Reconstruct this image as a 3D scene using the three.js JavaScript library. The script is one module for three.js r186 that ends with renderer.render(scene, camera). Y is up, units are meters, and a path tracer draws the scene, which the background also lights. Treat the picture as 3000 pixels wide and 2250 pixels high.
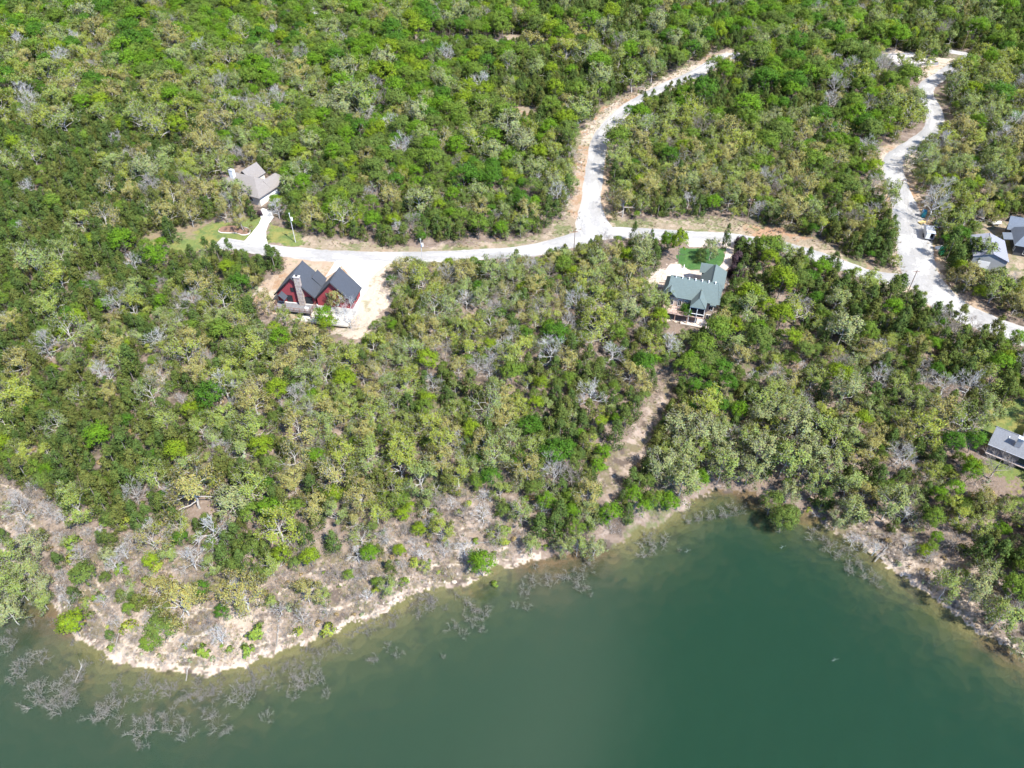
import * as THREE from 'three';
import { Sky } from 'three/addons/objects/Sky.js';
import { mergeGeometries } from 'three/addons/utils/BufferGeometryUtils.js';
import { TessellateModifier } from 'three/addons/modifiers/TessellateModifier.js';

// ---------- camera, sky, sun, exposure ----------
const scene = new THREE.Scene();
const camera = new THREE.PerspectiveCamera(55.2, 4 / 3, 1, 12000);
camera.position.set(0, 130, 0);
camera.rotation.set(-42 * Math.PI / 180, 0, 0);
const sunDir = new THREE.Vector3(0.43, 0.79, 0.44).normalize();
const sky = new Sky();
sky.name = 'sky';
sky.scale.setScalar(10000);
sky.material.uniforms.sunPosition.value.copy(sunDir);
sky.material.uniforms.turbidity.value = 4.5;
sky.material.uniforms.rayleigh.value = 0.5;
sky.material.uniforms.mieCoefficient.value = 0.004;
scene.add(sky);
scene.environmentIntensity = 0.3;
const sun = new THREE.DirectionalLight(new THREE.Color(1, 0.95, 0.85), 4.7);
sun.name = 'sun';
sun.position.copy(sunDir).multiplyScalar(400).add(new THREE.Vector3(0, 0, -200));
sun.target.position.set(0, 0, -200);
sun.castShadow = true;
Object.assign(sun.shadow.camera, { left: -350, right: 350, top: 350, bottom: -350, near: 1, far: 1200 });
sun.shadow.mapSize.set(4096, 4096);
scene.add(sun, sun.target);
const renderer = new THREE.WebGLRenderer({ antialias: true });
renderer.setSize(1024, 768);
renderer.toneMapping = THREE.LinearToneMapping;
renderer.toneMappingExposure = 2.35;
renderer.shadowMap.enabled = true;

// ---------- surveyed plan (metres: x east, z towards the viewer) ----------
const SHORE = [[-119.4,-96.4],[-111.7,-92.9],[-103.1,-87.4],[-97.6,-84.2],[-94,-81],[-88.9,-76.5],[-80.4,-70],[-74.6,-67.6],[-71,-66.6],[-66.2,-65.8],[-60.3,-65.1],[-53.3,-65.4],[-49.2,-66.2],[-43.8,-68],[-38.9,-70.7],[-32.8,-73.1],[-27.3,-75.7],[-22.1,-78.1],[-18.7,-81],[-15.2,-82.8],[-9.6,-83.6],[-3.5,-87.2],[3,-88.6],[10,-90.2],[16.1,-92],[23.8,-93.6],[26.5,-95.7],[31.7,-97.9],[36.6,-101.2],[42,-106.3],[47.1,-108.2],[52.3,-107.2],[57.5,-104.9],[61.9,-102.5],[64.7,-100.3],[70.2,-96.4],[74,-92.9],[76.2,-90.2],[77,-87.8],[80.4,-84.6],[83.7,-81.2],[86.4,-76.7],[87.6,-74.2],[91.1,-70.9],[93.2,-69.1],[96,-67.1],[102.3,-62.4],[113,-55.1]];
const ROAD_MAIN = [[-86.9,-189],[-79.3,-186.6],[-73.5,-185],[-65.3,-183.1],[-53.8,-180.8],[-40.5,-180.2],[-27.4,-181],[-14.1,-182.2],[-2.2,-183.9],[8.7,-186.3],[18.5,-191.2],[25.6,-194.4],[32.7,-195.4],[43.8,-194.6],[54.7,-193.4],[68.3,-191.8],[78.4,-188.3],[87.8,-183.1],[95.4,-177.5],[101.6,-173],[109.7,-170.6]];
const ROAD_NORTH = [[25.6,-193.9],[24.7,-200.6],[25,-211.5],[26.7,-224.2],[29.1,-240.6],[32,-256.8],[37.4,-269.6],[43.8,-280.4],[54.2,-294.1],[65.1,-305.2],[76.2,-314.9],[84.8,-324.1],[91.2,-331.7],[100,-334.9]];
const ROAD_EAST = [[133.6,-143.3],[124.6,-150.6],[121.1,-153.5],[117.4,-158.7],[115.1,-165.1],[114.1,-172.3],[115.6,-179.9],[118.3,-189],[120.6,-198.7],[123,-208.3],[124.7,-217.8],[127.2,-229],[130.1,-237.4],[135.2,-243.1],[144,-250.7],[152.6,-259.6],[157.4,-269.3],[160.9,-281.8],[163.4,-293.1],[168,-301.2],[179.3,-312.4],[191.2,-324],[201.8,-333.9]];
const ROAD_FAR = [[-43.1,-358.1],[-21.7,-356.4],[-7.5,-357.4],[1.7,-357.1],[13.7,-354.8]];
const ROAD_CORNER = [[-106.7,-417.5],[-100.3,-402.2],[-95,-391],[-89.4,-377.5]];
const ROAD_RIDGE = [[192.1,-341.4],[194.9,-338.5],[198.9,-336.6],[203.5,-331.9]];
const DRIVE_BEIGE = [[-79.7,-187],[-79.1,-188.4],[-77.8,-193.2],[-76.9,-198.1],[-77,-201.6],[-78.6,-204.8],[-78.2,-207.8],[-75,-205.9],[-73.2,-202],[-73.9,-198.4],[-73.6,-193.9],[-72.5,-189.9],[-71.3,-186.7]];
const DRIVE_RED = [[-49.1,-179.6],[-34.4,-178.8],[-35.7,-176.2],[-38.2,-172.7],[-39.5,-168.6],[-39.1,-165.8],[-40.8,-161.1],[-42.4,-160.2],[-41.6,-166.7],[-48,-175.8],[-49.2,-173.4],[-51.7,-170.5],[-50.1,-177.4]];
const DRIVE_GREEN = [[53.5,-193.3],[58.4,-192.8],[64.7,-192.2],[68.9,-191.3],[65.7,-189],[64.4,-183.6],[63.2,-179.9],[60.5,-176.6],[60.1,-174.4],[63.5,-170.6],[62.5,-169.4],[60,-171.9],[52.8,-171.6],[45.5,-174.2],[42.8,-173.5],[42.5,-175.5],[44.3,-178.7],[45.3,-180.2],[48.3,-180.6],[49.1,-178.9],[50.9,-177.5],[54.6,-177.2],[58.6,-177.9],[60.7,-180.4],[61.9,-183.5],[63.2,-188.1],[52.4,-188.1],[51.2,-190.8]];
const LAWN_GREEN = [[49.2,-187.8],[52.4,-188],[56.4,-187.8],[62.7,-187.6],[61.6,-183.1],[60.4,-180],[58.4,-177.9],[54.6,-177.4],[51.2,-177.7],[49.1,-179.1],[48.1,-181],[47.9,-183.9]];
const YARD_GREEN = [[39.1,-177.5],[43.7,-180.3],[47.7,-182.2],[48,-180.6],[53,-172.3],[45.6,-175],[42.7,-173.1],[41.5,-170.2],[39.4,-164.3],[38.2,-166.3],[35.5,-167.7],[37.4,-171.9]];
const TERRACE_GREEN = [[41.5,-164.4],[58.3,-164.7],[58.4,-163.9],[55.7,-159.1],[51.4,-156.8],[47.8,-156.6],[40.7,-159]];
const LAWN_BEIGE = [[-111,-190.2],[-108.6,-192.4],[-104.8,-194.9],[-97.4,-199.7],[-83.2,-201.1],[-79.4,-203.1],[-77.9,-206.8],[-75.1,-203],[-76.1,-199.5],[-77.6,-194.2],[-79.8,-188.5],[-80.1,-186.1],[-86.7,-186.8],[-99.8,-185.2]];
const LAWN_BEIGE2 = [[-73.1,-193.9],[-73.3,-199.4],[-68.3,-196.2],[-64.6,-194.2],[-61.4,-187.6],[-65.5,-185.8],[-70.9,-187.3]];
const BED_BEIGE = [[-88.3,-195.1],[-87.7,-196.9],[-84.9,-197.5],[-81.4,-197],[-78.7,-194.8],[-78.6,-192.7],[-80.1,-192.2],[-82.5,-193.6],[-85.5,-193.8],[-87.5,-194.2]];
const VERGE_N = [[-64.4,-193.4],[-55.3,-189.2],[-37.2,-186.1],[-21.1,-187],[-3.6,-189.5],[7.5,-193.2],[16.3,-203.1],[18.9,-219.4],[19.9,-235.3],[21.9,-253.2],[26.9,-267.6],[39.1,-290.4],[55.3,-302.6],[71.3,-320.1],[85.7,-334.2],[100.7,-338.6],[99.8,-329.6],[87.8,-314.6],[65.3,-294.7],[48.7,-279.5],[38,-261.8],[32.5,-242.2],[29.5,-222.7],[29.1,-210.2],[33.6,-203.8],[42,-202.1],[53.6,-203.4],[65,-203.1],[75.6,-199.6],[85.4,-194.1],[93.2,-188],[99.2,-181.2],[105.1,-177.5],[107.1,-174],[102.7,-172.3],[80.2,-185],[54.6,-192.5],[25.5,-192.9],[-14,-179.3],[-61.5,-179.4]];
const VERGE_E = [[131.9,-248],[138.7,-249.4],[136.8,-237.4],[130.3,-227.4],[127.7,-212.9],[129,-205.7],[129.1,-193.9],[124.6,-186.3],[122.4,-178.6],[117.1,-171.6],[116.8,-167.4],[119.2,-163.8],[125.1,-155.6],[131.6,-148.1],[130.2,-145],[120.9,-152.5],[116.5,-159.3],[113.4,-162.5],[108.3,-164.8],[108.6,-171.8],[108.8,-175.2],[108.1,-180.2],[112.4,-190.5],[114.5,-200.1],[117.9,-209.4],[121.3,-214.7],[124.4,-228.3],[124.5,-233.8],[125.7,-244]];
const DIRT_E = [[126.9,-211.6],[128.7,-205.7],[128.5,-193.4],[124.6,-186.3],[122.4,-178.6],[117.1,-171.6],[116.5,-167.4],[114.6,-169.8],[118,-184.5],[122.4,-198.4]];
const LOT_RED = [[-65.6,-183.5],[-60.9,-180.5],[-48.9,-179.3],[-34.4,-178.5],[-33.2,-176.3],[-37.2,-169.3],[-31.4,-164.9],[-31.3,-161],[-35.2,-157.6],[-37.3,-151.9],[-38.9,-147.4],[-43.2,-147.3],[-52.6,-152.2],[-58.2,-152.9],[-66.7,-155.5],[-69.8,-161.2],[-69.1,-168.1],[-64.5,-174.2],[-65.5,-180.2]];
const LOT_BEIGE = [[-100.6,-216.3],[-98.6,-222.6],[-94.7,-228.7],[-89.8,-233.8],[-76.9,-227.6],[-72.2,-216],[-73.7,-209.4],[-77.7,-205.8],[-80.2,-206],[-86.4,-213.4],[-95.3,-216.6],[-97.4,-211.9]];
const LOT_GREEN = [[39.1,-177.5],[43.7,-180.3],[47.7,-182.2],[48.5,-187.4],[51.3,-191.7],[64.6,-192],[68.9,-191.3],[65.9,-187.2],[65.6,-183.6],[62.4,-178.3],[63.8,-170.6],[61,-168.2],[59.2,-164.3],[56.2,-159.1],[51.2,-156.1],[42.9,-156.9],[39.2,-162.6],[35.3,-167.7],[37.4,-172.3]];
const LOT_BARN = [[134.9,-190.6],[141.7,-196.6],[147.5,-197.6],[155,-202.1],[163.4,-203],[145.9,-168.9],[137.9,-170.7],[132.6,-174],[130.9,-175.7],[131.3,-180.8]];
const LAWN_SE = [[107.9,-119.7],[110.1,-121.2],[112.2,-123.2],[115.3,-125.4],[120.4,-126.2],[125.3,-126.9],[117.8,-110.7],[110.7,-118.3],[107.3,-114],[106.8,-116.5]];
const LOT_SE = [[107.9,-119.7],[110.1,-121.2],[112.2,-123.2],[115.3,-125.4],[120.4,-126.2],[125.3,-126.9],[112.4,-99.1],[109.3,-101.4],[106.2,-103.6],[102.2,-107.6],[107.1,-113.8],[106.8,-116.5]];
const TRAIL = [[40.1,-139],[36.7,-132.3],[32.8,-125.2],[30.7,-120],[27.3,-114.6],[23.9,-109.5],[21.1,-104.9]];
const SITE = [[157.8,-328.3],[162.3,-335.2],[167.6,-338.6],[174.3,-335.1],[178.3,-330.1],[178.6,-325.9],[171.4,-320.8],[164.1,-317],[158.7,-319.8]];
const SITE_DIRT = [[164,-304.8],[168.8,-314.2],[177.6,-325.1],[184.3,-330],[189.7,-329.9],[184.3,-320.5],[180.6,-316.5],[172.7,-311.2],[166.7,-306.1]];
const BARE_SHORE = [[-115.6,-110.1],[-103.6,-104.2],[-91.7,-95.5],[-83.3,-93.1],[-76,-91.6],[-73.1,-96.7],[-65,-88.6],[-58,-82.8],[-49.8,-81.8],[-44.6,-86.1],[-38.2,-92.4],[-30.1,-95.2],[-23.1,-96.6],[-18.4,-100.7],[-11.2,-104.4],[-3.7,-103.9],[4.5,-102.6],[7.4,-99.6],[4.3,-92],[-1.4,-89],[-9.7,-84.2],[-18.5,-81.6],[-22.3,-78.5],[-32.9,-73.4],[-49.4,-66.5],[-60.4,-65.5],[-74.7,-67.9],[-89,-76.8],[-94.6,-81.4],[-103.2,-87.7],[-113.5,-93.8],[-121.2,-108.6]];
const BARE_SHORE_E = [[68.5,-105.2],[74.8,-101.3],[79.9,-95],[85.7,-92.5],[91.1,-91],[90.1,-86.1],[95.2,-82.5],[99,-77.1],[102.9,-71.6],[96.1,-67.5],[87.8,-74.2],[80.5,-84.9],[76.1,-91],[70.1,-96.8]];
const FAR_GAP = [[-4.4,-368],[-0.4,-369.8],[5,-369.3],[3.2,-361],[2.3,-354.8],[-3.3,-354.8]];
const GAP_N = [[-2.8,-288.3],[2.7,-286.9],[11.6,-283.7],[10.9,-279.5],[4.4,-276.9],[-2.7,-279]];
const LOW_RED = [[-67.1,-155.1],[-52.6,-152.2],[-38.9,-147.4],[-37.3,-151.9],[-34.8,-146],[-39.8,-142.4],[-51.1,-145.4],[-62.6,-147.8]];
const T_G = [[-194,-388.5,6.8],[-183,-382.5,7.5],[-128,-360,7.8],[-119,-362,5.7],[-241.5,-379,7.4],[-121.5,-304,6.3],[-107,-302,6.9],[-94,-292.5,8.6],[-99.5,-285.5,7.2],[-103,-353.5,5.6],[-81,-331,5.4],[-136.5,-341.5,5.5],[-128,-338.5,6.8],[-100,-248.5,6],[-103,-271.5,6.4],[-144,-282,4.2],[-140,-258.5,6.2],[-136.5,-225.5,3.1],[-66,-213.5,6.9],[-67.5,-226.5,5.1],[-64,-241.5,5.3],[-118.5,-202,5.2],[-104.5,-325.5,5.9],[-61.5,-347.5,8.3],[-74,-375.5,9.6],[-30,-377,7.4],[-19,-386,7.6],[-5.5,-384,7.5],[10.5,-383.5,6.8],[30.5,-379,7.5],[21,-383,8.3],[-40.5,-322,8.5],[-35,-329,6],[-23,-330.5,6],[-33,-247.5,8.1],[-49,-264,5.7],[-37,-284,8.4],[-65,-320.5,8.5],[-16.5,-357.5,7.1],[5,-297.5,3.7],[56.5,-314,5.2],[41,-327.5,5.3],[45.5,-338.5,7.5],[55,-349.5,4.9],[-18.5,-237,8.4],[-19,-216.5,5.9],[-18.5,-207.5,5.8],[-26.5,-219.5,4],[-42.5,-203,5.7],[-41,-192,6.4],[-38,-261,5.1],[10,-248.5,5.5],[5.5,-260.5,5.6],[-0.5,-237.5,5.3],[-15.5,-304.5,9.5],[118,-324,5.9],[133,-311,6.4],[127.5,-305.5,5.7],[161,-304,5],[139,-312,6.4],[148,-339.5,6.8],[157.5,-337,5.4],[89.5,-369,8.7],[101,-355,7.7],[111.5,-371.5,9.5],[155,-298,4.9],[138.5,-289.5,6],[149.5,-285,7.2],[144.5,-284,6],[129.5,-282,3.6],[118,-281.5,4.7],[100.5,-254.5,4.4],[88,-250.5,4.4],[99,-238,6.4],[128,-256.5,4.4],[118.5,-245,4.3],[62,-205.5,5.8],[78.5,-205,4.8],[91,-205.5,4.8],[98.5,-244,4.3],[62.5,-247.5,7.1],[199,-319,7.1],[183,-300,5.6],[156.5,-256.5,5],[163.5,-253,6.6],[117,-220,5.5],[111,-227.5,5.6],[116.5,-294.5,9.2],[-110.5,-181.5,8],[-104.5,-182,4.9],[-101.5,-185.5,3.6],[-112,-172,3],[-97,-166,3.4],[-107,-157.5,4.9],[-92.5,-155.5,3.3],[-56.5,-140.5,6.1],[-92,-113.5,7],[-120.5,-130,3],[-102.5,-107.5,3.8],[-47.5,-150,6],[0,-132,6.4],[-8,-180.5,4.4],[24.5,-131,4.1],[26.5,-148,5.6],[15.5,-117.5,2.9],[-30,-148,3.9],[9.5,-149,4.8],[33.5,-139,3.1],[24.5,-122,3.6],[99,-155.5,5.7],[90,-147,6.3],[85,-171.5,6],[121,-148.5,5.9],[115.5,-132,6.3],[124.5,-142,4.6],[97,-141,3.5],[105,-142.5,4.3],[103.5,-131.5,3.4],[113.5,-153,3.2],[69,-185.5,3.6],[-49.5,-94.5,5.5],[-28.5,-87,4.4],[-6,-85.5,6.3],[7.5,-99.5,4.7],[13.5,-94,4.6],[13,-98,4.3],[21,-97,5.6],[26.5,-102,4.4],[28.5,-99.5,4],[34,-101.5,5.1],[19,-109,3.8],[20.5,-113,4.2],[42,-108,4.9],[87.5,-91.5,2.9],[98.5,-104.5,5],[94.5,-101.5,4],[91,-101,4],[99.5,-91.5,3.8],[86,-89.5,1.6],[98.5,-79.5,2.7]];
const T_Y = [[-153.5,-369.5,7.3],[-100,-338.5,7.5],[-77,-248.5,6.5],[-118,-253,8.3],[-168,-239,6.3],[-160,-237,3.2],[-169.5,-235.5,3.7],[-41.5,-347.5,11.1],[17.5,-354,10.6],[46,-371.5,11],[-50.5,-300,11.2],[-42.5,-315.5,7.8],[-16,-320,7.9],[-17,-288.5,9.1],[-10.5,-286,8.4],[17,-285.5,8.4],[16,-309.5,7],[18,-341,6.9],[19.5,-256.5,9.5],[-35,-193.5,5.1],[-52.5,-229.5,5.2],[124.5,-266,5.7],[111,-263,4.5],[145.5,-213,4.9],[138.5,-209.5,4.8],[93,-312.5,4.5],[174.5,-290,4.8],[-112,-152,5.6],[-54,-124.5,6.1],[-54.5,-109,6.1],[-72.5,-108.5,6.1],[-104,-142,4.7],[-78.5,-171.5,5.1],[-112.5,-136.5,3.4],[-97,-144,3.5],[-20.5,-134.5,6.4],[-9.5,-116.5,5.3],[7,-130.5,4.1],[5.5,-124,4.4],[-5.5,-143,4.3],[20.5,-121,3.6],[17,-171.5,4.7],[32.5,-179,5.3],[-19.5,-124.5,4.4],[3,-164.5,4.2],[-17.5,-174,3.9],[63,-160.5,7.9],[67,-157.5,6.2],[70,-153,7.3],[70,-145.5,5.9],[72.5,-165,8.5],[95.5,-173.5,2.6],[80.5,-120,5.4],[72.5,-176.5,6.1],[99.5,-106.5,4.7],[-82.5,-72,5.9],[-40,-85,4.6],[-45.5,-85.5,4.3],[-23,-96,3.6],[-19.5,-93,3.6],[-23,-88.5,3.2],[-21.5,-97.5,3]];
const T_D = [[-222.5,-349.5,9.8],[-206.5,-338,10.9],[-186.5,-327,8.6],[-191,-311,7],[-163.5,-312.5,8.3],[-151.5,-320.5,6.5],[-179,-284.5,5.4],[-85.5,-267.5,7.5],[-130.5,-304.5,4.4],[-167.5,-305.5,4.4],[-12.5,-226.5,6.1],[-6,-225.5,6.6],[-68,-121,7.5],[4,-147,3.6],[32.5,-137.5,6.6],[15.5,-117,2.9],[97.5,-112.5,5.9],[102,-112,5.2],[44,-132,5.3],[47.5,-130.5,5.3],[52.5,-133,5.3],[50,-127,4.9],[-4.5,-104.5,5.4],[19.5,-97,3.3]];
const T_C = [[-31.5,-187.5,4.5],[-36,-186,4.9],[-25.5,-191,4.1],[-11,-194,4.2],[-6.5,-193,3.7],[-2,-193.5,4.2],[2,-195,3.7],[6,-196.5,3.7],[10.5,-198.5,4.2],[13.5,-202.5,4.3],[-18.5,-190,3.7],[-46,-189,4.1],[-109,-160.5,5],[-120,-161.5,4.6],[-92.5,-136.5,5.7],[-97,-151,4],[-73,-172.5,3.9],[-66,-173.5,5.2],[-69.5,-173.5,4.3],[-66.5,-180,4],[-121.5,-182.5,4.9],[-118.5,-183.5,4.9],[-100,-189,5.5],[-87,-181,4.4],[-83.5,-179.5,4.4],[-80,-179.5,4],[-91.5,-180,4],[-9.5,-128,5.5],[-15,-126.5,4.4],[12.5,-181,2.7],[23,-186,2.7],[35.5,-185,3.2],[34,-184.5,2.7],[41.5,-182.5,4.5],[10.5,-128,4.4],[15,-142.5,5.1],[19,-140,4.7],[26.5,-121.5,4.7],[23.5,-116.5,4.6],[29,-125,4.4],[21.5,-136,4.6],[101,-161.5,5.8],[98.5,-170,3],[123.5,-179,5.7],[128,-178.5,4.8],[123.5,-173.5,4.7],[130.5,-176.5,3.9],[110.5,-142.5,5.4],[97.5,-147.5,5.5],[74.5,-129,4.5],[71,-167.5,3.8],[62.5,-171.5,3.9],[65.5,-177,3.5],[68,-172,3.9],[84.5,-179,3.5],[91,-178.5,2.6],[60.5,-167.5,3.4],[111,-156,3.3],[113.5,-155.5,3.2],[115.5,-142.5,4.6],[123.5,-145.5,4.3],[-82,-89.5,3.8],[-74.5,-97.5,3.3],[-64,-91.5,2.8],[-52,-88.5,3.4],[-42,-89.5,4.1],[-36,-88.5,4.1],[-69,-93.5,3.5],[93.5,-87,5.6],[96,-85.5,5.3],[80,-105,5.1],[79,-107.5,4.5],[86.5,-97,3.6]];
const T_O = [[-142,-239.5,4.8],[-176.5,-336,10.1],[-184,-334.5,8.1],[-98,-316,10.3],[-144.5,-333,13.4],[-190,-293,6.1],[-172.5,-294,6.1],[-152,-294,6.1],[-101,-235,11.5],[-114,-226.5,10.2],[-96,-227,9.2],[-104.5,-206.5,9.6],[-117.5,-209,7.3],[-59,-215,5.9],[-102,-283,6.6],[-100,-211.5,6.8],[-25,-206.5,6.7],[-37,-205,8.6],[-47,-216.5,4.9],[-9.5,-200.5,7.1],[-2.5,-200.5,5.7],[-36,-219.5,4.5],[75.5,-248.5,10.9],[82,-234,7.8],[77.5,-220.5,6],[116.5,-211,5.4],[97,-212,6.4],[102.5,-206,5.8],[-131.5,-172.5,10.8],[-120,-155.5,8.2],[-111.5,-146,9.1],[-83.5,-163,8.3],[-75,-156,8.1],[-85,-139.5,5.8],[-83.5,-131,6.7],[-95,-127.5,5.2],[-84,-125.5,7.3],[-58,-120,8.1],[-46.5,-106,7.1],[-69,-104.5,6.3],[-104,-118.5,6.4],[-120,-136.5,7.7],[-65,-111.5,5.8],[-49.5,-118,6.3],[-57,-134.5,6],[-85,-148,6.3],[-31,-109.5,7.5],[-24,-110,8.6],[-16,-111.5,8],[-0.5,-114,7],[-5.5,-121.5,8.7],[4.5,-111.5,7],[2,-153.5,6.1],[7,-155.5,6.1],[-24,-164.5,7.5],[-16.5,-156,6.1],[-13,-134,5.7],[37,-164,5.9],[35,-144.5,7.1],[32,-162.5,6.7],[-27,-155,5.7],[-8.5,-158.5,6.2],[-2,-163,5.4],[12,-161.5,5.8],[-20,-148,6.3],[-32,-131.5,6.3],[-28.5,-122,6.5],[-9,-147,6.3],[57,-141,6.6],[54.5,-153.5,6.1],[102,-142.5,5],[79,-150,5.6],[80.5,-141.5,5.1],[93,-138,5],[76.5,-137,4.6],[-46,-101,6.6],[-36.5,-95,5.5],[-31,-107,7.1],[-24,-105.5,7.8],[-15.5,-107.5,7.9],[-31.5,-98,7.5],[-32.5,-93.5,4.8],[90.5,-105.5,5.1],[86,-101,5],[92.5,-94.5,5.2],[99,-98.5,5.2],[102,-95.5,4.8],[103.5,-94,3.5],[101,-88.5,3.8]];
const T_S = [[-33.5,-259,8.4],[-55,-270.5,11.6],[-29.5,-301,6.9],[-1.5,-245.5,9.7],[8,-222.5,6.1],[64.5,-351,9.1],[41,-349,8.4],[59,-377.5,5.9],[35,-364.5,5.8],[-1.5,-297.5,5],[101.5,-262.5,4.5],[94,-296.5,5.6],[106,-329,7.3],[91.5,-262,5.1],[88,-259.5,5.1],[103,-264,5.1],[108,-266.5,5.1],[96,-264.5,5.1],[81,-344,8.3],[62,-123.5,6.3],[66.5,-123,6.2],[53.5,-116,5.8],[57.5,-115.5,5.4],[69,-117.5,6.5],[47.5,-112,6],[65.5,-111,5.6],[78,-126.5,7],[93,-122.5,4.7],[45,-122,4],[-97.5,-89,4.8],[-101,-86.5,5.4],[-97,-84,5],[-99.5,-80.5,5.3],[-96.5,-80,4.6],[-96,-75,5.1],[-92,-80.5,4.3],[-91.5,-78,3.7],[2,-96.5,4.6],[17,-90,4.2],[13.5,-90.5,4.2],[10.5,-90.5,3.6],[4,-90.5,3.5],[47,-110,6.4],[55,-111.5,7.1],[53,-109,5.3],[66,-110.5,6.7],[70,-108.5,5.9],[66.5,-105,5.5],[72,-98,5.7],[79.5,-98,6.6],[85,-80,5.2],[89.5,-78.5,5.2],[91.5,-73,5.9],[93,-82,4.6],[61,-104,4.1],[69.5,-97,4],[93.5,-68.5,3.2]];
const T_B = [[-185.5,-313.5,8.3],[-113,-290.5,8.5],[-137.5,-246,5.4],[-130,-238,4.2],[-152.5,-213.5,4.9],[-114,-211,5.9],[-141,-339,6.1],[-37,-276,4.7],[-37,-238,7.4],[-53,-265.5,7.4],[-37,-391,6.1],[8,-217,5],[-5,-200,3.3],[118.5,-274,7],[145,-375.5,8.8],[131,-269,6.9],[123.5,-286,9],[171.5,-272.5,5.2],[167,-241,8],[66.5,-226,4.1],[167,-381.5,6.7],[-116,-170.5,3.4],[-100.5,-135,4.6],[-86,-137.5,3.1],[-75,-136.5,4.9],[-88,-135,3],[-132,-153,3.6],[-77,-125,3.3],[-84.5,-149.5,4.8],[18.5,-127,6.3],[25,-141,6.2],[-5.5,-134.5,4.2],[14.5,-152,4.4],[0,-146.5,4.7],[-25.5,-166.5,5.1],[7.5,-157.5,4.9],[59.5,-136,3.5],[64.5,-135,5],[72,-138,3.5],[77.5,-158.5,4.6],[99,-131,4.8],[102,-128.5,5.5],[107,-127.5,6.2],[88.5,-132.5,5.3],[86.5,-110.5,5.5],[52,-118,5.4],[91,-141.5,5],[-79.5,-99.5,4.9],[-104,-98,5.6],[-62.5,-83.5,5.2],[-54,-69.5,4.3],[6.5,-98.5,3.7],[-31,-86.5,3.8],[86.5,-109,5.2],[81.5,-90.5,3.9],[72,-93,3.3],[75.5,-90.5,3.6],[74,-92.5,2.9]];
const T_K = [[-70,-83.5,3.1],[-78,-84,3.1],[-90.5,-90.5,3.8],[-87,-83.5,3.7],[-80.5,-78.5,3],[-48,-71,4.1],[-40.5,-72,2.4],[-35,-72.5,3.5],[-49,-68,3.2],[-57.5,-68,2.9],[-72,-72,3.8],[-72.5,-92,3.2],[-85,-95,3.2],[-103,-106.5,4.5],[-80,-94,3.2],[-53.5,-87,2.2],[-71.5,-77.5,2.7],[-68.5,-75.5,2.7],[-56.5,-67.5,2.3],[-55,-89,1.9],[-68.5,-88.5,1.9],[-89.5,-87.5,2.8],[-75,-69,1.7],[-61,-69,1.4],[-52.5,-68.5,1.7],[-72,-81.5,1.8],[-16.5,-97.5,2.6],[-11.5,-98,2],[9.5,-95.5,2.6],[-9.5,-100,2.3],[-1,-104,2.4],[-20,-86.5,2.8],[-21.5,-82.5,2.5],[-27,-80.5,2.1],[-4.5,-93.5,2.3],[-7.5,-92,1.9],[-1.5,-94.5,2.9],[-1.5,-92,2.6],[-3.5,-83.5,1.9],[-13.5,-91,1.6],[3,-102,2]];
const T_V = [[-62,-75,8.9],[-50.5,-76,8.9],[-39.5,-78,5.4],[-90.5,-96.5,7.5],[-65.5,-97,11.6]];
const T_W = [[56.5,-101.5,5.8],[58,-97,6.4],[60,-99,5.1]];
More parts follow.
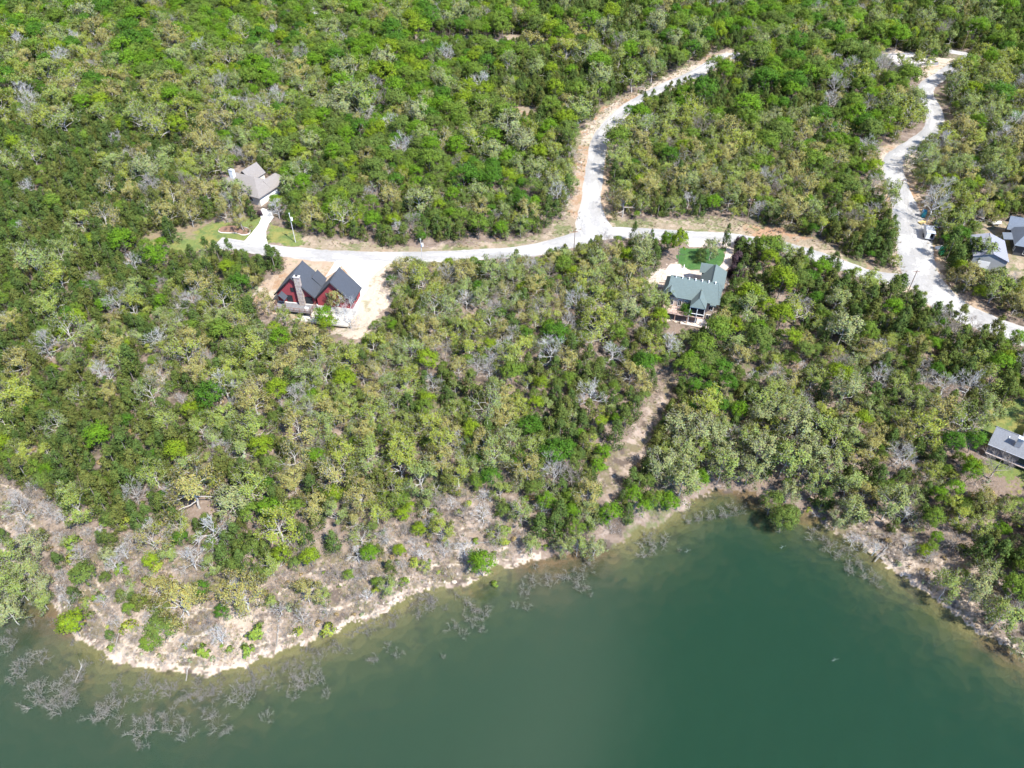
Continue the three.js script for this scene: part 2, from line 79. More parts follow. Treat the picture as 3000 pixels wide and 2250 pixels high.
const BRUSH = [[39.4,-99.9,3],[42.3,-100.8,3.7],[45.1,-101.2,3.7],[47.9,-101.6,3.8],[50.7,-102,3.4],[65,-95.4,3.6],[67,-94.2,4],[68.2,-91.8,3.6],[69.9,-90.3,3.6],[71.1,-88,3.5],[73,-86.2,3.5],[74.5,-84.3,2.8],[69.3,-86.5,1.9],[49.3,-103.3,3.1],[27.9,-95,4.6],[30.9,-93,4.3],[28.7,-91.5,3.3],[10.8,-85.1,4.4],[13.9,-84.7,4.7],[5.5,-85.4,4.4],[7.9,-83.6,3.8],[2.9,-82.9,2.5],[2.6,-81.1,2.2],[0.7,-78.9,1.8],[3,-78.5,1.8],[-8.4,-78.4,3.4],[-5.3,-77.7,2.7],[-6.2,-76.7,2.4],[-11.8,-74.2,2.7],[-7.6,-74.7,2.7],[-9.6,-72.6,2.4],[-5.8,-73.4,1.8],[-15.9,-80.4,4],[-16.6,-78.4,2.7],[-23.7,-69.9,2.3],[-21.3,-68.7,2.6],[-25.7,-67.4,2.6],[-12.9,-68,1],[-30.9,-72.4,2.7],[-29.2,-73.4,2.4],[-22.8,-76.7,2.4],[-26.2,-75.4,2.4],[-27.5,-74,2.1],[15.9,-81.1,0.6],[35.3,-91.8,1],[15.7,-87.3,3.8],[-91.5,-66.2,3.7],[-91,-63.3,1.7],[-86.1,-61,3.6],[-80.5,-60.2,4.7],[-87.7,-67.7,4.3],[-65.8,-61.6,4.2],[-61.8,-61.3,4.2],[-49.7,-62.4,5.3],[-46.7,-61.9,4.2],[-43.9,-63,3.1],[-37.2,-64.2,5.4],[-39.2,-60.7,1.9],[-33.5,-61.3,1.7],[-79.7,-64.8,2.6],[-56.9,-62.4,2.5],[-53.5,-63.9,2.5],[-96.1,-72.4,3],[-95.7,-69.9,2.9],[-47.3,-65,2.6],[-58.4,-60.2,3],[-41.9,-66.2,2],[-85.5,-60.6,4.2],[-79.4,-58.1,4.9],[-91,-65.8,4.3],[-79.2,-62.3,5],[-63,-56.9,4.9],[-56.2,-53.3,4],[-64.7,-54.9,4],[-51.8,-57.3,4.9],[-49.3,-54.5,3.2],[-43.4,-56.5,2.4],[-58.5,-55.7,4.9],[-37.4,-62.7,4.2],[-33.3,-60.8,1.8],[-70.8,-58.1,5.7],[-73.2,-56.9,4.1],[-62.9,-52.2,2],[-48.6,-60.6,4.2],[-55.2,-60.6,5]];
const SNAGS = [[60.1,-67.4,1.3],[57.2,-92.6,1.3],[36.9,-91.6,1.5]];
const EXTRA = [["bare",-41.7,-151.1,6,9,1,"leafless grey tree with forked trunk in front of the red house"],["oak",-45.5,-155.6,5.5,8.5,1,"thin budding tree against the red house wall"],["oak",-58.4,-151.4,4.6,5.2,0,"budding tree in front of the red house deck"],["oak",-54.2,-150.2,4,4.2,0,"scrubby budding tree before the red house patio"],["leafy",-46.6,-148.5,5.5,5.5,1,"bright yellow green tree below the red house patio"],["oak",-63.7,-155.4,5,7,1,"pale budding tree at the corner of the red house deck"],["leafy",48,-182,5.5,10.5,1,"tall slender yellow green tree at the edge of the round lawn"],["leafy",45,-184,5.5,8,0,"bright green tree beside the round lawn"],["pale",57,-181.8,4.5,7,0,"pale tree standing on the round green lawn"],["cedar",54.2,-181.5,4,4.5,3,"low dark cedar on the round green lawn"],["cedar",62.6,-187.2,3,8.5,3,"tall ragged dark cedar between the lawn and the road"],["cedar",40.8,-178.4,3.6,7.5,3,"dark cedar beside the tan drive"],["cedar",35.7,-189.9,3.2,8,3,"dark cedar south of the main road near the drive"],["cedar",41,-188.8,2.8,6,3,"narrow dark cedar beside the drive entrance"],["leafy",46.3,-157.3,4.5,5.5,2,"round deep green tree below the tan deck"],["pale",36.8,-159.4,5,8,1,"thin pale tree beside the tan house wall"],["pale",40.4,-159.7,4.5,7.5,1,"thin pale tree at the foot of the deck stairs"],["plum",64.2,-179.5,3.2,4,0,"dark purple leaved tree beside the looping drive"],["plum",62.5,-173.5,3.6,4.4,0,"dark purple leaved tree at the bend of the drive"],["plum",67,-187.2,3,4.2,0,"purple grey budding tree beside the drive entrance"],["bare",125.6,-198.3,7.5,12,1,"big leafless grey tree beside the wide gravel road"],["cedar",123.5,-174.3,6,8,1,"broad dark cedar in front of the metal barn"],["cedar",128.3,-177,5.5,8.5,0,"tall olive cedar in front of the metal barn"],["pale",131.7,-176.2,5,8,1,"pale tree against the corner of the metal barn"],["leafy",123.5,-171.3,4.5,5.5,1,"small yellow green tree below the barn cedars"],["cedar",103.4,-163.3,6,8.5,3,"big blackish cedar at the lower road junction"],["cedar",99.4,-170.3,2.6,3.6,3,"small dark cedar on the main road verge"],["leafy",95.5,-171.9,3,4,1,"small bright tree on the main road verge"],["bare",103.6,-104.8,7,8,2,"dark crooked leafless tree on the lakeside house lawn"],["oak",-87,-200.1,5,7.5,1,"budding oak with pale trunk on the beige house lawn"],["oak",-80.5,-194.4,6,8,1,"budding oak standing in the mulched flower bed"],["oak",-96.4,-197.2,7,8.5,1,"spreading budding oak at the edge of the beige house lawn"],["plum",-77.7,-203.3,1.6,1.8,0,"small magenta shrub beside the beige house garage"],["cedar",-101.7,-192.5,4.2,6,3,"dark cedar standing alone on the beige house lawn"],["oak",-83.1,-204.7,5,8.5,1,"thin budding tree in front of the beige house"],["cedar",-79.5,-201.3,3.4,4.5,3,"small dark cedar beside the beige house driveway"],["leafy",-71.3,-205,4.5,5.5,1,"yellow green tree beside the beige house garage"]];
const FOUND = [170.1,-326.7];
const POLES = [[107.4,-164.8],[119.3,-207.8],[131.7,-251.3],[71.6,-199.8],[-25.2,-176.8],[17.8,-182.9],[-63.4,-187.7],[198.1,-338.8]];
const PARKED = [[122.3,-188.2],[125.7,-201.4],[124.3,-198.1],[123.2,-181.8],[128.2,-196.7],[124,-184.6]];
const LOGS = [[-77.3,-84,-73.7,-86.7],[-72.7,-80.5,-66.2,-78.5],[-74.5,-68.6,-74.7,-76.9],[-44.2,-69.5,-44.6,-73.6],[-13.1,-91.3,-2.1,-92.6],[13.1,-107.9,15.4,-108.9],[-59.4,-63.3,-59.7,-65.7],[75.4,-88.8,79.9,-92.7],[-8.2,-101.5,-4.9,-103.1],[-79.5,-63,-79.6,-66.5],[-35.8,-95.4,-31.7,-93.3]];
const HPTS = {"red":[[-63.4,-160.4],[-52.3,-158.8],[-42.1,-158.1],[-40.8,-162.5]],"green":[[56.6,-162.6],[41.8,-162.7],[50.9,-157.5]],"beige":[[-79.8,-207.2],[-73.5,-214.4],[-95.3,-217.2]],"barn":[[137.1,-172.9],[132.4,-173.1],[134.5,-188.2],[141.1,-180.6]],"se":[[103.8,-109.4],[107.5,-105.9],[106.5,-104],[109.2,-102.2],[107.5,-114.4]]};
const ZONES = [[13.8,-303.8,45,"c"],[-2.9,-319,30,"c"],[33.4,-276.2,30,"c"],[95,-287.4,45,"c"],[105.7,-274,30,"c"],[-145.8,-256.5,45,"c"],[-137.4,-209,45,"c"],[-118.2,-194.3,30,"c"],[-156.7,-225.7,40,"c"],[21.1,-129.4,22,"c"],[23.2,-116.8,16,"c"],[-91.5,-104.6,25,"c"],[-105.4,-110,25,"c"],[-90.5,-180.1,22,"c"],[-123.7,-154.7,35,"c"],[-85.9,-122,20,"c"],[-100.2,-116.8,25,"c"],[87.5,-151.3,25,"c"],[105.6,-143.3,28,"c"],[98.7,-193.8,25,"c"],[83,-183.9,20,"c"],[-163.4,-337.5,90,"g"],[-107.3,-352.4,80,"g"],[-179,-305.4,60,"o"],[-120.2,-291.8,50,"o"],[-39.7,-232.6,50,"g"],[-27,-216.4,40,"g"],[-23,-351,50,"g"],[-40.5,-294.7,40,"g"],[111.1,-336.4,60,"g"],[131.5,-287.3,45,"g"],[163.8,-271.1,60,"o"],[153.9,-223.2,50,"o"],[104.8,-241.2,40,"g"],[78.4,-227.5,40,"o"],[89.9,-209.2,35,"o"],[-112.6,-229.5,40,"o"],[-8.8,-153.2,40,"o"],[0,-165.3,40,"o"],[13.3,-155.1,35,"o"],[-22.4,-159.9,30,"o"],[-27.6,-124.7,30,"o"],[-62.3,-123.1,30,"o"],[-101.7,-142.6,30,"o"],[-11.2,-109,22,"o"],[-29.3,-106.2,22,"o"],[60,-123.9,28,"s"],[65.6,-114.4,25,"s"],[50.2,-112.9,20,"s"],[74,-118,20,"s"],[66.2,-152.6,25,"g"],[56,-145,20,"g"],[66.5,-135.4,25,"o"],[93.5,-120.7,30,"o"],[89.3,-131.2,25,"o"],[205.8,-365.9,50,"c"],[71,-364.9,50,"c"],[33.2,-387.1,40,"c"]];
// ---------- ground form: everything in metres, lake level y = 0 ----------
function hash(ix, iz) { let h = (ix * 374761393 + iz * 668265263) | 0; h = Math.imul(h ^ (h >>> 13), 1274126177); return ((h ^ (h >>> 16)) >>> 0) / 4294967296; }
function vnoise(x, z) {
  const ix = Math.floor(x), iz = Math.floor(z), fx = x - ix, fz = z - iz, u = fx * fx * (3 - 2 * fx), v = fz * fz * (3 - 2 * fz);
  const a = hash(ix, iz), b = hash(ix + 1, iz), c = hash(ix, iz + 1), d = hash(ix + 1, iz + 1);
  return a + (b - a) * u + (c - a) * v + (a - b - c + d) * u * v;
}
const fbm = (x, z, n = 4) => { let s = 0, a = 0.5, t = 0; for (let i = 0; i < n; i++) { s += a * vnoise(x, z); t += a; a *= 0.5; x = x * 2.03 + 17.3; z = z * 2.03 - 9.1; } return s / t; };
function inPoly(x, z, P) { let c = false; for (let i = 0, j = P.length - 1; i < P.length; j = i++) { const [xi, zi] = P[i], [xj, zj] = P[j]; if (zi > z !== zj > z && x < ((xj - xi) * (z - zi)) / (zj - zi) + xi) c = !c; } return c; }
function distLine(x, z, P) { let m = 1e9; for (let i = 1; i < P.length; i++) { const [ax, az] = P[i - 1], [bx, bz] = P[i], dx = bx - ax, dz = bz - az; let t = ((x - ax) * dx + (z - az) * dz) / (dx * dx + dz * dz); t = t < 0 ? 0 : t > 1 ? 1 : t; const ex = x - ax - t * dx, ez = z - az - t * dz, q = ex * ex + ez * ez; if (q < m) m = q; } return Math.sqrt(m); }
const smooth = (a, b, t) => { t = (t - a) / (b - a); t = t < 0 ? 0 : t > 1 ? 1 : t; return t * t * (3 - 2 * t); };
const SHORE_AREA = [...SHORE, [9000, 400], [9000, -9000], [-9000, -9000], [-9000, -96]];   // the land side
const shoreDist = (x, z) => (inPoly(x, z, SHORE_AREA) ? 1 : -1) * distLine(x, z, SHORE);
function heightRaw(x, z) {
  let d = shoreDist(x, z);
  const wob = (fbm(x / 7, z / 7, 2) - 0.5) * 2.2;
  if (d > 0) {
    const ce = ((x + 49) / 15) ** 2 + ((z + 153.5) / 7.5) ** 2, cut = ce < 1 ? 1.7 * (1 - ce) * (1 - ce) : 0;   // levelled ground below the red house
    const e = d + wob * Math.min(1, d / 4);
    const rise = 21.5 * (1 - Math.exp(-e / 72)) + 0.35 * smooth(0.1, 0.9, d);
    return rise + (fbm(x / 120 + 5, z / 120, 3) - 0.5) * 7 * smooth(60, 220, d) + (fbm(x / 11, z / 11, 3) - 0.5) * 0.9 * smooth(1, 12, d) + 0.04 - cut;
  }
  d = -d;
  const e = Math.max(0, d + wob * Math.min(1, d / 5));
  const far = 1.2 - 0.25 * smooth(5, -55, x) + 0.15 * smooth(55, 90, x);
  return -Math.min(14, far * (0.10 * e + 0.0055 * e * e / (1 + e / 40))) - (fbm(x / 5, z / 5, 2)) * 0.25 * smooth(0, 3, d) ;
}
// ---------- helpers ----------
const rngOf = (seed) => () => { seed = (seed + 0x6d2b79f5) | 0; let t = Math.imul(seed ^ (seed >>> 15), 1 | seed); t = (t + Math.imul(t ^ (t >>> 7), 61 | t)) ^ t; return ((t ^ (t >>> 14)) >>> 0) / 4294967296; };
const V3 = (x, y, z) => new THREE.Vector3(x, y, z);
const names = {};
const numbered = (n) => { const k = (names[n] = (names[n] ?? -1) + 1); return k ? `${n}_${String(k).padStart(3, '0')}` : n; };
const mat = (r, g, b, rough = 0.9, extra = {}) => { const m = new THREE.MeshPhysicalMaterial({ roughness: rough, side: THREE.DoubleSide, specularIntensity: 0.5, ...extra }); m.color.setRGB(r, g, b); return m; };
function tag(o, label, category, group, kind) { if (label) o.userData.label = label; if (category) o.userData.category = category; if (group) o.userData.group = group; if (kind) o.userData.kind = kind; return o; }
function mesh(name, geo, m, parent) { const o = new THREE.Mesh(geo, m); o.name = name; o.castShadow = o.receiveShadow = true; (parent ?? scene).add(o); return o; }
function thing(name, label, category, pos = [0, 0, 0], turn = 0, group) { const o = new THREE.Group(); o.name = numbered(name); o.position.set(...pos); o.rotation.y = turn; scene.add(o); return tag(o, label, category, group); }
const box = (w, h, d, x = 0, y = 0, z = 0) => { const g = new THREE.BoxGeometry(w, h, d); g.translate(x, y, z); return g; };
// a flat polygon in space given a thickness downwards along its normal
function slab(pts, th = 0.16) {
  const p = pts.map((a) => V3(...a)), n = V3(0, 0, 0);
  for (let i = 0; i < p.length; i++) { const a = p[i], b = p[(i + 1) % p.length]; n.x += (a.y - b.y) * (a.z + b.z); n.y += (a.z - b.z) * (a.x + b.x); n.z += (a.x - b.x) * (a.y + b.y); }
  n.normalize();
  const u = p[1].clone().sub(p[0]).normalize(), v = n.clone().cross(u), flat = p.map((q) => new THREE.Vector2(q.clone().sub(p[0]).dot(u), q.clone().sub(p[0]).dot(v)));
  const tri = THREE.ShapeUtils.triangulateShape(flat, []), pos = [], uv = [], low = p.map((q) => q.clone().addScaledVector(n, -th));
  const put = (q, s, t) => { pos.push(q.x, q.y, q.z); uv.push(s, t); };
  for (const [a, b, c] of tri) { for (const k of [a, b, c]) put(p[k], flat[k].x, flat[k].y); for (const k of [c, b, a]) put(low[k], flat[k].x, flat[k].y); }
  for (let i = 0; i < p.length; i++) { const j = (i + 1) % p.length, L = p[i].distanceTo(p[j]); put(p[i], 0, th); put(low[i], 0, 0); put(low[j], L, 0); put(p[i], 0, th); put(low[j], L, 0); put(p[j], L, th); }
  const g = new THREE.BufferGeometry();
  g.setAttribute('position', new THREE.Float32BufferAttribute(pos, 3)); g.setAttribute('uv', new THREE.Float32BufferAttribute(uv, 2)); g.computeVertexNormals();
  return g;
}
const bar = (a, b, r0, r1 = r0, sides = 6) => { const A = V3(...a), B = V3(...b), L = A.distanceTo(B), g = new THREE.CylinderGeometry(r1, r0, L, sides, 1); g.translate(0, L / 2, 0); g.applyQuaternion(new THREE.Quaternion().setFromUnitVectors(V3(0, 1, 0), B.sub(A).normalize())); g.translate(...a); return g; };
// beam of square section between two points
const beam = (a, b, s) => { const A = V3(...a), B = V3(...b), L = A.distanceTo(B), g = new THREE.BoxGeometry(s, s, L); g.applyQuaternion(new THREE.Quaternion().setFromUnitVectors(V3(0, 0, 1), B.clone().sub(A).normalize())); g.translate((A.x + B.x) / 2, (A.y + B.y) / 2, (A.z + B.z) / 2); return g; };

// tiling noise field for textures
const NT = 512, NF = new Float32Array(NT * NT);
{ const tile = (x, y, c) => { const ix = Math.floor(x), iy = Math.floor(y), fx = x - ix, fy = y - iy, u = fx * fx * (3 - 2 * fx), v = fy * fy * (3 - 2 * fy), w = (a, b) => hash(((a % c) + c) % c + c * 31, ((b % c) + c) % c - c * 17); const a = w(ix, iy), b = w(ix + 1, iy), d = w(ix, iy + 1), e = w(ix + 1, iy + 1); return a + (b - a) * u + (d - a) * v + (a - b - d + e) * u * v; };
  for (let y = 0; y < NT; y++) for (let x = 0; x < NT; x++) { let s = 0, a = 0.5, t = 0; for (const c of [8, 16, 32, 64, 128, 256]) { s += a * tile((x * c) / NT, (y * c) / NT, c); t += a; a *= 0.62; } NF[y * NT + x] = s / t; } }
const nf = (x, y) => NF[(((y | 0) % NT) + NT) % NT * NT + (((x | 0) % NT) + NT) % NT];
function noiseTexture(size, fn, srgb, rep) { const d = new Uint8Array(size * size * 4); for (let y = 0; y < size; y++) for (let x = 0; x < size; x++) { const c = fn(x, y), o = (y * size + x) * 4; d[o] = c[0]; d[o + 1] = c[1]; d[o + 2] = c[2]; d[o + 3] = 255; } const t = new THREE.DataTexture(d, size, size); t.wrapS = t.wrapT = THREE.RepeatWrapping; t.magFilter = THREE.LinearFilter; if (srgb) t.colorSpace = THREE.SRGBColorSpace; if (rep) t.repeat.set(rep, rep); t.needsUpdate = true; return t; }
const toS = (c) => Math.round(255 * (c <= 0.0031308 ? 12.92 * c : 1.055 * Math.pow(Math.min(1, c), 1 / 2.4) - 0.055));
const S8 = new Uint8Array(4097); for (let i = 0; i < 4097; i++) S8[i] = toS(i / 4096);
const s8 = (c) => S8[c < 0 ? 0 : c > 1 ? 4096 : (c * 4096) | 0];

// ---------- ground ----------
const span = (a, b, s) => { const o = []; for (let v = a; v < b - 1e-6; v += s) o.push(v); return o; };
const GX = [-6000, -3000, -1500, -800, -500, ...span(-345, -125, 3), ...span(-125, 125, 1.25), ...span(125, 345, 3), 345, 500, 800, 1500, 3000, 6000];
const GZ = [-8000, -4000, -2000, -1100, -700, ...span(-540, -125, 2.5), ...span(-125, -50, 1.25), ...span(-50, 60, 4), 60, 120, 250, 600, 1500, 4000];
const GN = GX.length, GH = new Float32Array(GN * GZ.length);
GZ.forEach((z, j) => GX.forEach((x, i) => (GH[j * GN + i] = heightRaw(x, z))));
const cell = (A, v) => { let lo = 0, hi = A.length - 2; while (lo < hi) { const m = (lo + hi + 1) >> 1; if (A[m] <= v) lo = m; else hi = m - 1; } return lo; };
function groundY(x, z) { const i = cell(GX, x), j = cell(GZ, z), u = (x - GX[i]) / (GX[i + 1] - GX[i]), v = (z - GZ[j]) / (GZ[j + 1] - GZ[j]), a = GH[j * GN + i], b = GH[j * GN + i + 1], c = GH[(j + 1) * GN + i], d = GH[(j + 1) * GN + i + 1]; return u + v <= 1 ? a + (b - a) * u + (c - a) * v : d + (c - d) * (1 - u) + (b - d) * (1 - v); }
const MX0 = -345, MX1 = 345, MZ0 = -540, MZ1 = 60, TW = 2048, TH_ = 2048;
function masks(layers) { const c = document.createElement('canvas'); c.width = c.height = 1024; const g = c.getContext('2d'); g.fillStyle = '#000'; g.fillRect(0, 0, 1024, 1024); g.globalCompositeOperation = 'lighter'; const X = (x) => ((x - MX0) / (MX1 - MX0)) * 1024, Z = (z) => ((z - MZ0) / (MZ1 - MZ0)) * 1024;
  for (const [color, P, w] of layers) { g.beginPath(); P.forEach(([x, z], i) => (i ? g.lineTo(X(x), Z(z)) : g.moveTo(X(x), Z(z)))); if (w) { g.strokeStyle = color; g.lineWidth = (w / 690) * 1024; g.lineCap = g.lineJoin = 'round'; g.stroke(); } else { g.closePath(); g.fillStyle = color; g.fill(); } }
  return g.getImageData(0, 0, 1024, 1024).data; }
const R_ = '#f00', G_ = '#0f0', B_ = '#00f';
const MA = masks([[R_, VERGE_N], [R_, VERGE_E], [R_, LOT_BARN], [G_, LOT_RED], [G_, SITE_DIRT], [G_, DIRT_E], [G_, ROAD_NORTH.slice(1), 13], [G_, ROAD_EAST.slice(3, 14), 13], [B_, YARD_GREEN], [B_, SITE], [B_, TERRACE_GREEN], [R_, FAR_GAP], [R_, GAP_N]]);
const MB = masks([[R_, LAWN_BEIGE], [R_, LAWN_BEIGE2], [R_, LAWN_SE], [R_, LOT_SE], [G_, LAWN_GREEN], [B_, TRAIL, 3.4], [B_, BARE_SHORE], [B_, BARE_SHORE_E], [B_, TRAIL.slice(3), 4.5]]);
const mix3 = (a, b, t) => { if (t <= 0) return; a[0] += (b[0] - a[0]) * t; a[1] += (b[1] - a[1]) * t; a[2] += (b[2] - a[2]) * t; };
// fine speckle field (features of 1 to 6 texels) for litter, gravel and dry grass
const NG = new Float32Array(NT * NT);
{ const oct = [[3, 0.34], [6, 0.3], [12, 0.2]]; for (let y = 0; y < NT; y++) for (let x = 0; x < NT; x++) { let s = 0.16 * hash(x + 900, y); for (const [c, a] of oct) { const u = x / c, v = y / c, ix = Math.floor(u), iy = Math.floor(v), fx = u - ix, fy = v - iy; s += a * ((hash(ix + c, iy) * (1 - fx) + hash(ix + 1 + c, iy) * fx) * (1 - fy) + (hash(ix + c, iy + 1) * (1 - fx) + hash(ix + 1 + c, iy + 1) * fx) * fy); } NG[y * NT + x] = s; } }
const ng = (x, y) => NG[(((y | 0) % NT) + NT) % NT * NT + (((x | 0) % NT) + NT) % NT];
const SDW = 691, SDZ0 = -130, SDH = 191, SD = new Float32Array(SDW * SDH);
for (let j = 0; j < SDH; j++) for (let i = 0; i < SDW; i++) SD[j * SDW + i] = shoreDist(MX0 + i, SDZ0 + j);
const sdist = (x, z) => { const u = Math.min(SDW - 2, Math.max(0, x - MX0)), v = Math.min(SDH - 2, Math.max(0, z - SDZ0)), i = u | 0, j = v | 0, a = u - i, b = v - j, k = j * SDW + i; return (SD[k] * (1 - a) + SD[k + 1] * a) * (1 - b) + (SD[k + SDW] * (1 - a) + SD[k + SDW + 1] * a) * b; };
const groundTex = (() => {
  const d = new Uint8Array(TW * TH_ * 4), c = [0, 0, 0];
  const at = (M, k, x, y) => M[((y < 0 ? 0 : y > 1023 ? 1023 : y | 0) * 1024 + (x < 0 ? 0 : x > 1023 ? 1023 : x | 0)) * 4 + k] > 127;
  const litter = [[0.075, 0.055, 0.04], [0.235, 0.18, 0.14], [0.085, 0.095, 0.03]], verge = [[0.1, 0.115, 0.035], [0.29, 0.225, 0.16], [0.27, 0.16, 0.09]], shoreC = [[0.125, 0.1, 0.055], [0.27, 0.21, 0.165], [0.085, 0.062, 0.045]], dirt = [[0.26, 0.16, 0.09], [0.37, 0.3, 0.23], [0.17, 0.16, 0.08]], pale = [[0.24, 0.19, 0.14]], lawn = [[0.17, 0.16, 0.04], [0.19, 0.14, 0.08], [0.075, 0.11, 0.025]], green = [[0.05, 0.11, 0.02]], rock = [[0.4, 0.32, 0.245], [0.22, 0.165, 0.12]], bed = [[0.075, 0.05, 0.022], [0.088, 0.08, 0.026], [0.05, 0.042, 0.018], [0.17, 0.085, 0.034]];
  for (let j = 0; j < TH_; j++) for (let i = 0; i < TW; i++) {
    const x = MX0 + ((i + 0.5) / TW) * 690, z = MZ0 + ((j + 0.5) / TH_) * 600;
    const f1 = ng(i, j), f2 = ng(i * 0.47 + 77, j * 0.51 + 31), f3 = ng(j + 250, i + 120), n3 = nf(i * 0.9 + 11, j * 0.9 + 91);
    c[0] = 0.165; c[1] = 0.12; c[2] = 0.088;                                     // leaf litter
    mix3(c, litter[0], smooth(0.52, 0.66, f2)); mix3(c, litter[1], smooth(0.55, 0.7, f1)); mix3(c, litter[2], 0.8 * smooth(0.5, 0.56, n3) * smooth(0.45, 0.6, f3));
    const wx = i / 2 + (f2 - 0.5) * 14 + (f1 - 0.5) * 4, wy = j / 2 + (ng(i * 0.51 + 300, j * 0.55) - 0.5) * 14 + (f3 - 0.5) * 4;
    if (at(MA, 0, wx, wy)) { c[0] = 0.215; c[1] = 0.168; c[2] = 0.11; mix3(c, verge[0], smooth(0.46, 0.6, f2) * 0.85); mix3(c, verge[1], smooth(0.54, 0.68, f1)); mix3(c, verge[2], smooth(0.56, 0.63, n3) * smooth(0.4, 0.6, f3)); }
    if (at(MB, 2, wx, wy)) { c[0] = 0.19; c[1] = 0.145; c[2] = 0.105; mix3(c, shoreC[0], smooth(0.47, 0.6, f2)); mix3(c, shoreC[1], smooth(0.53, 0.66, f1)); mix3(c, shoreC[2], smooth(0.56, 0.66, f3)); }
    if (at(MA, 1, wx, wy)) { c[0] = 0.3; c[1] = 0.22; c[2] = 0.15; mix3(c, dirt[0], smooth(0.5, 0.62, f2)); mix3(c, dirt[1], smooth(0.47, 0.58, n3)); mix3(c, dirt[2], smooth(0.58, 0.68, f1) * 0.7); }
    if (at(MA, 2, wx, wy)) { c[0] = 0.42; c[1] = 0.34; c[2] = 0.27; mix3(c, pale[0], smooth(0.54, 0.68, f2)); }
    if (at(MB, 0, wx, wy)) { c[0] = 0.115; c[1] = 0.14; c[2] = 0.032; mix3(c, lawn[0], smooth(0.45, 0.6, f2)); mix3(c, lawn[1], smooth(0.56, 0.64, n3)); mix3(c, lawn[2], smooth(0.55, 0.68, f1)); }
    if (at(MB, 1, i / 2 + (f1 - 0.5) * 2, j / 2 + (f3 - 0.5) * 2)) { c[0] = 0.03; c[1] = 0.085; c[2] = 0.014; mix3(c, green[0], smooth(0.46, 0.62, f2)); mix3(c, lawn[0], 0.5 * smooth(0.52, 0.6, n3) * smooth(0.45, 0.6, f3)); }
    if (z > -128) {                                                              // rock ledge, wet clay and lake bed follow the waterline
      const s = sdist(x, z) + (f2 - 0.5) * 4 + (f1 - 0.5) * 1.2, cove = x > 6 && x < 66;
      if (s > -0.2 && s < 13 && !cove) { const strata = smooth(0.53, 0.57, ng(i * 0.35 + 200, j * 0.9 + s * 3)); const r = s > 0.1 && s < 1.1 ? Math.max(strata, 0.85 * smooth(0.44, 0.52, f3)) : Math.max(0.7 * strata * smooth(0.54, 0.58, n3), [4.4, 7.6, 11.5].some((q) => Math.abs(sdist(x, z) + (n3 - 0.5) * 9 - q) < 0.3) ? 0.9 * smooth(0.46, 0.52, f2) : 0); mix3(c, rock[0], r); mix3(c, rock[1], r * smooth(0.56, 0.64, f1)); }
      if (s <= 0.1) { c[0] = 0.1; c[1] = 0.066; c[2] = 0.03; mix3(c, bed[3], smooth(0.475, 0.52, n3)); mix3(c, bed[0], smooth(0.42, 0.56, f2)); mix3(c, bed[1], smooth(0.44, 0.6, n3 + 0.03)); mix3(c, bed[2], smooth(0.54, 0.66, f1)); }
    }
    const o = (j * TW + i) * 4; d[o] = s8(c[0]); d[o + 1] = s8(c[1]); d[o + 2] = s8(c[2]); d[o + 3] = 255;
  }
  const t = new THREE.DataTexture(d, TW, TH_); t.magFilter = THREE.LinearFilter; t.colorSpace = THREE.SRGBColorSpace; t.needsUpdate = true; return t;
})();
const grainBump = noiseTexture(512, (x, y) => { const v = 255 * nf(x, y); return [v, v, v]; });
{
  const pos = [], uv = [], idx = [];
  GZ.forEach((z, j) => GX.forEach((x, i) => { pos.push(x, GH[j * GN + i], z); uv.push((x - MX0) / (MX1 - MX0), (z - MZ0) / (MZ1 - MZ0)); }));
  for (let j = 0; j < GZ.length - 1; j++) for (let i = 0; i < GN - 1; i++) { const a = j * GN + i, b = a + 1, c = a + GN, d = c + 1; idx.push(a, c, b, b, c, d); }
  const g = new THREE.BufferGeometry(); g.setAttribute('position', new THREE.Float32BufferAttribute(pos, 3)); g.setAttribute('uv', new THREE.Float32BufferAttribute(uv, 2)); g.setIndex(idx); g.computeVertexNormals();
  const bt = grainBump.clone(); bt.repeat.set(90, 80);
  const m = new THREE.MeshStandardMaterial({ map: groundTex, roughness: 0.97, bumpMap: bt, bumpScale: 0.35 });
  tag(mesh('ground', g, m), 'wooded hillside of tan leaf litter sloping down to the lake shore', 'ground', null, 'structure');
}

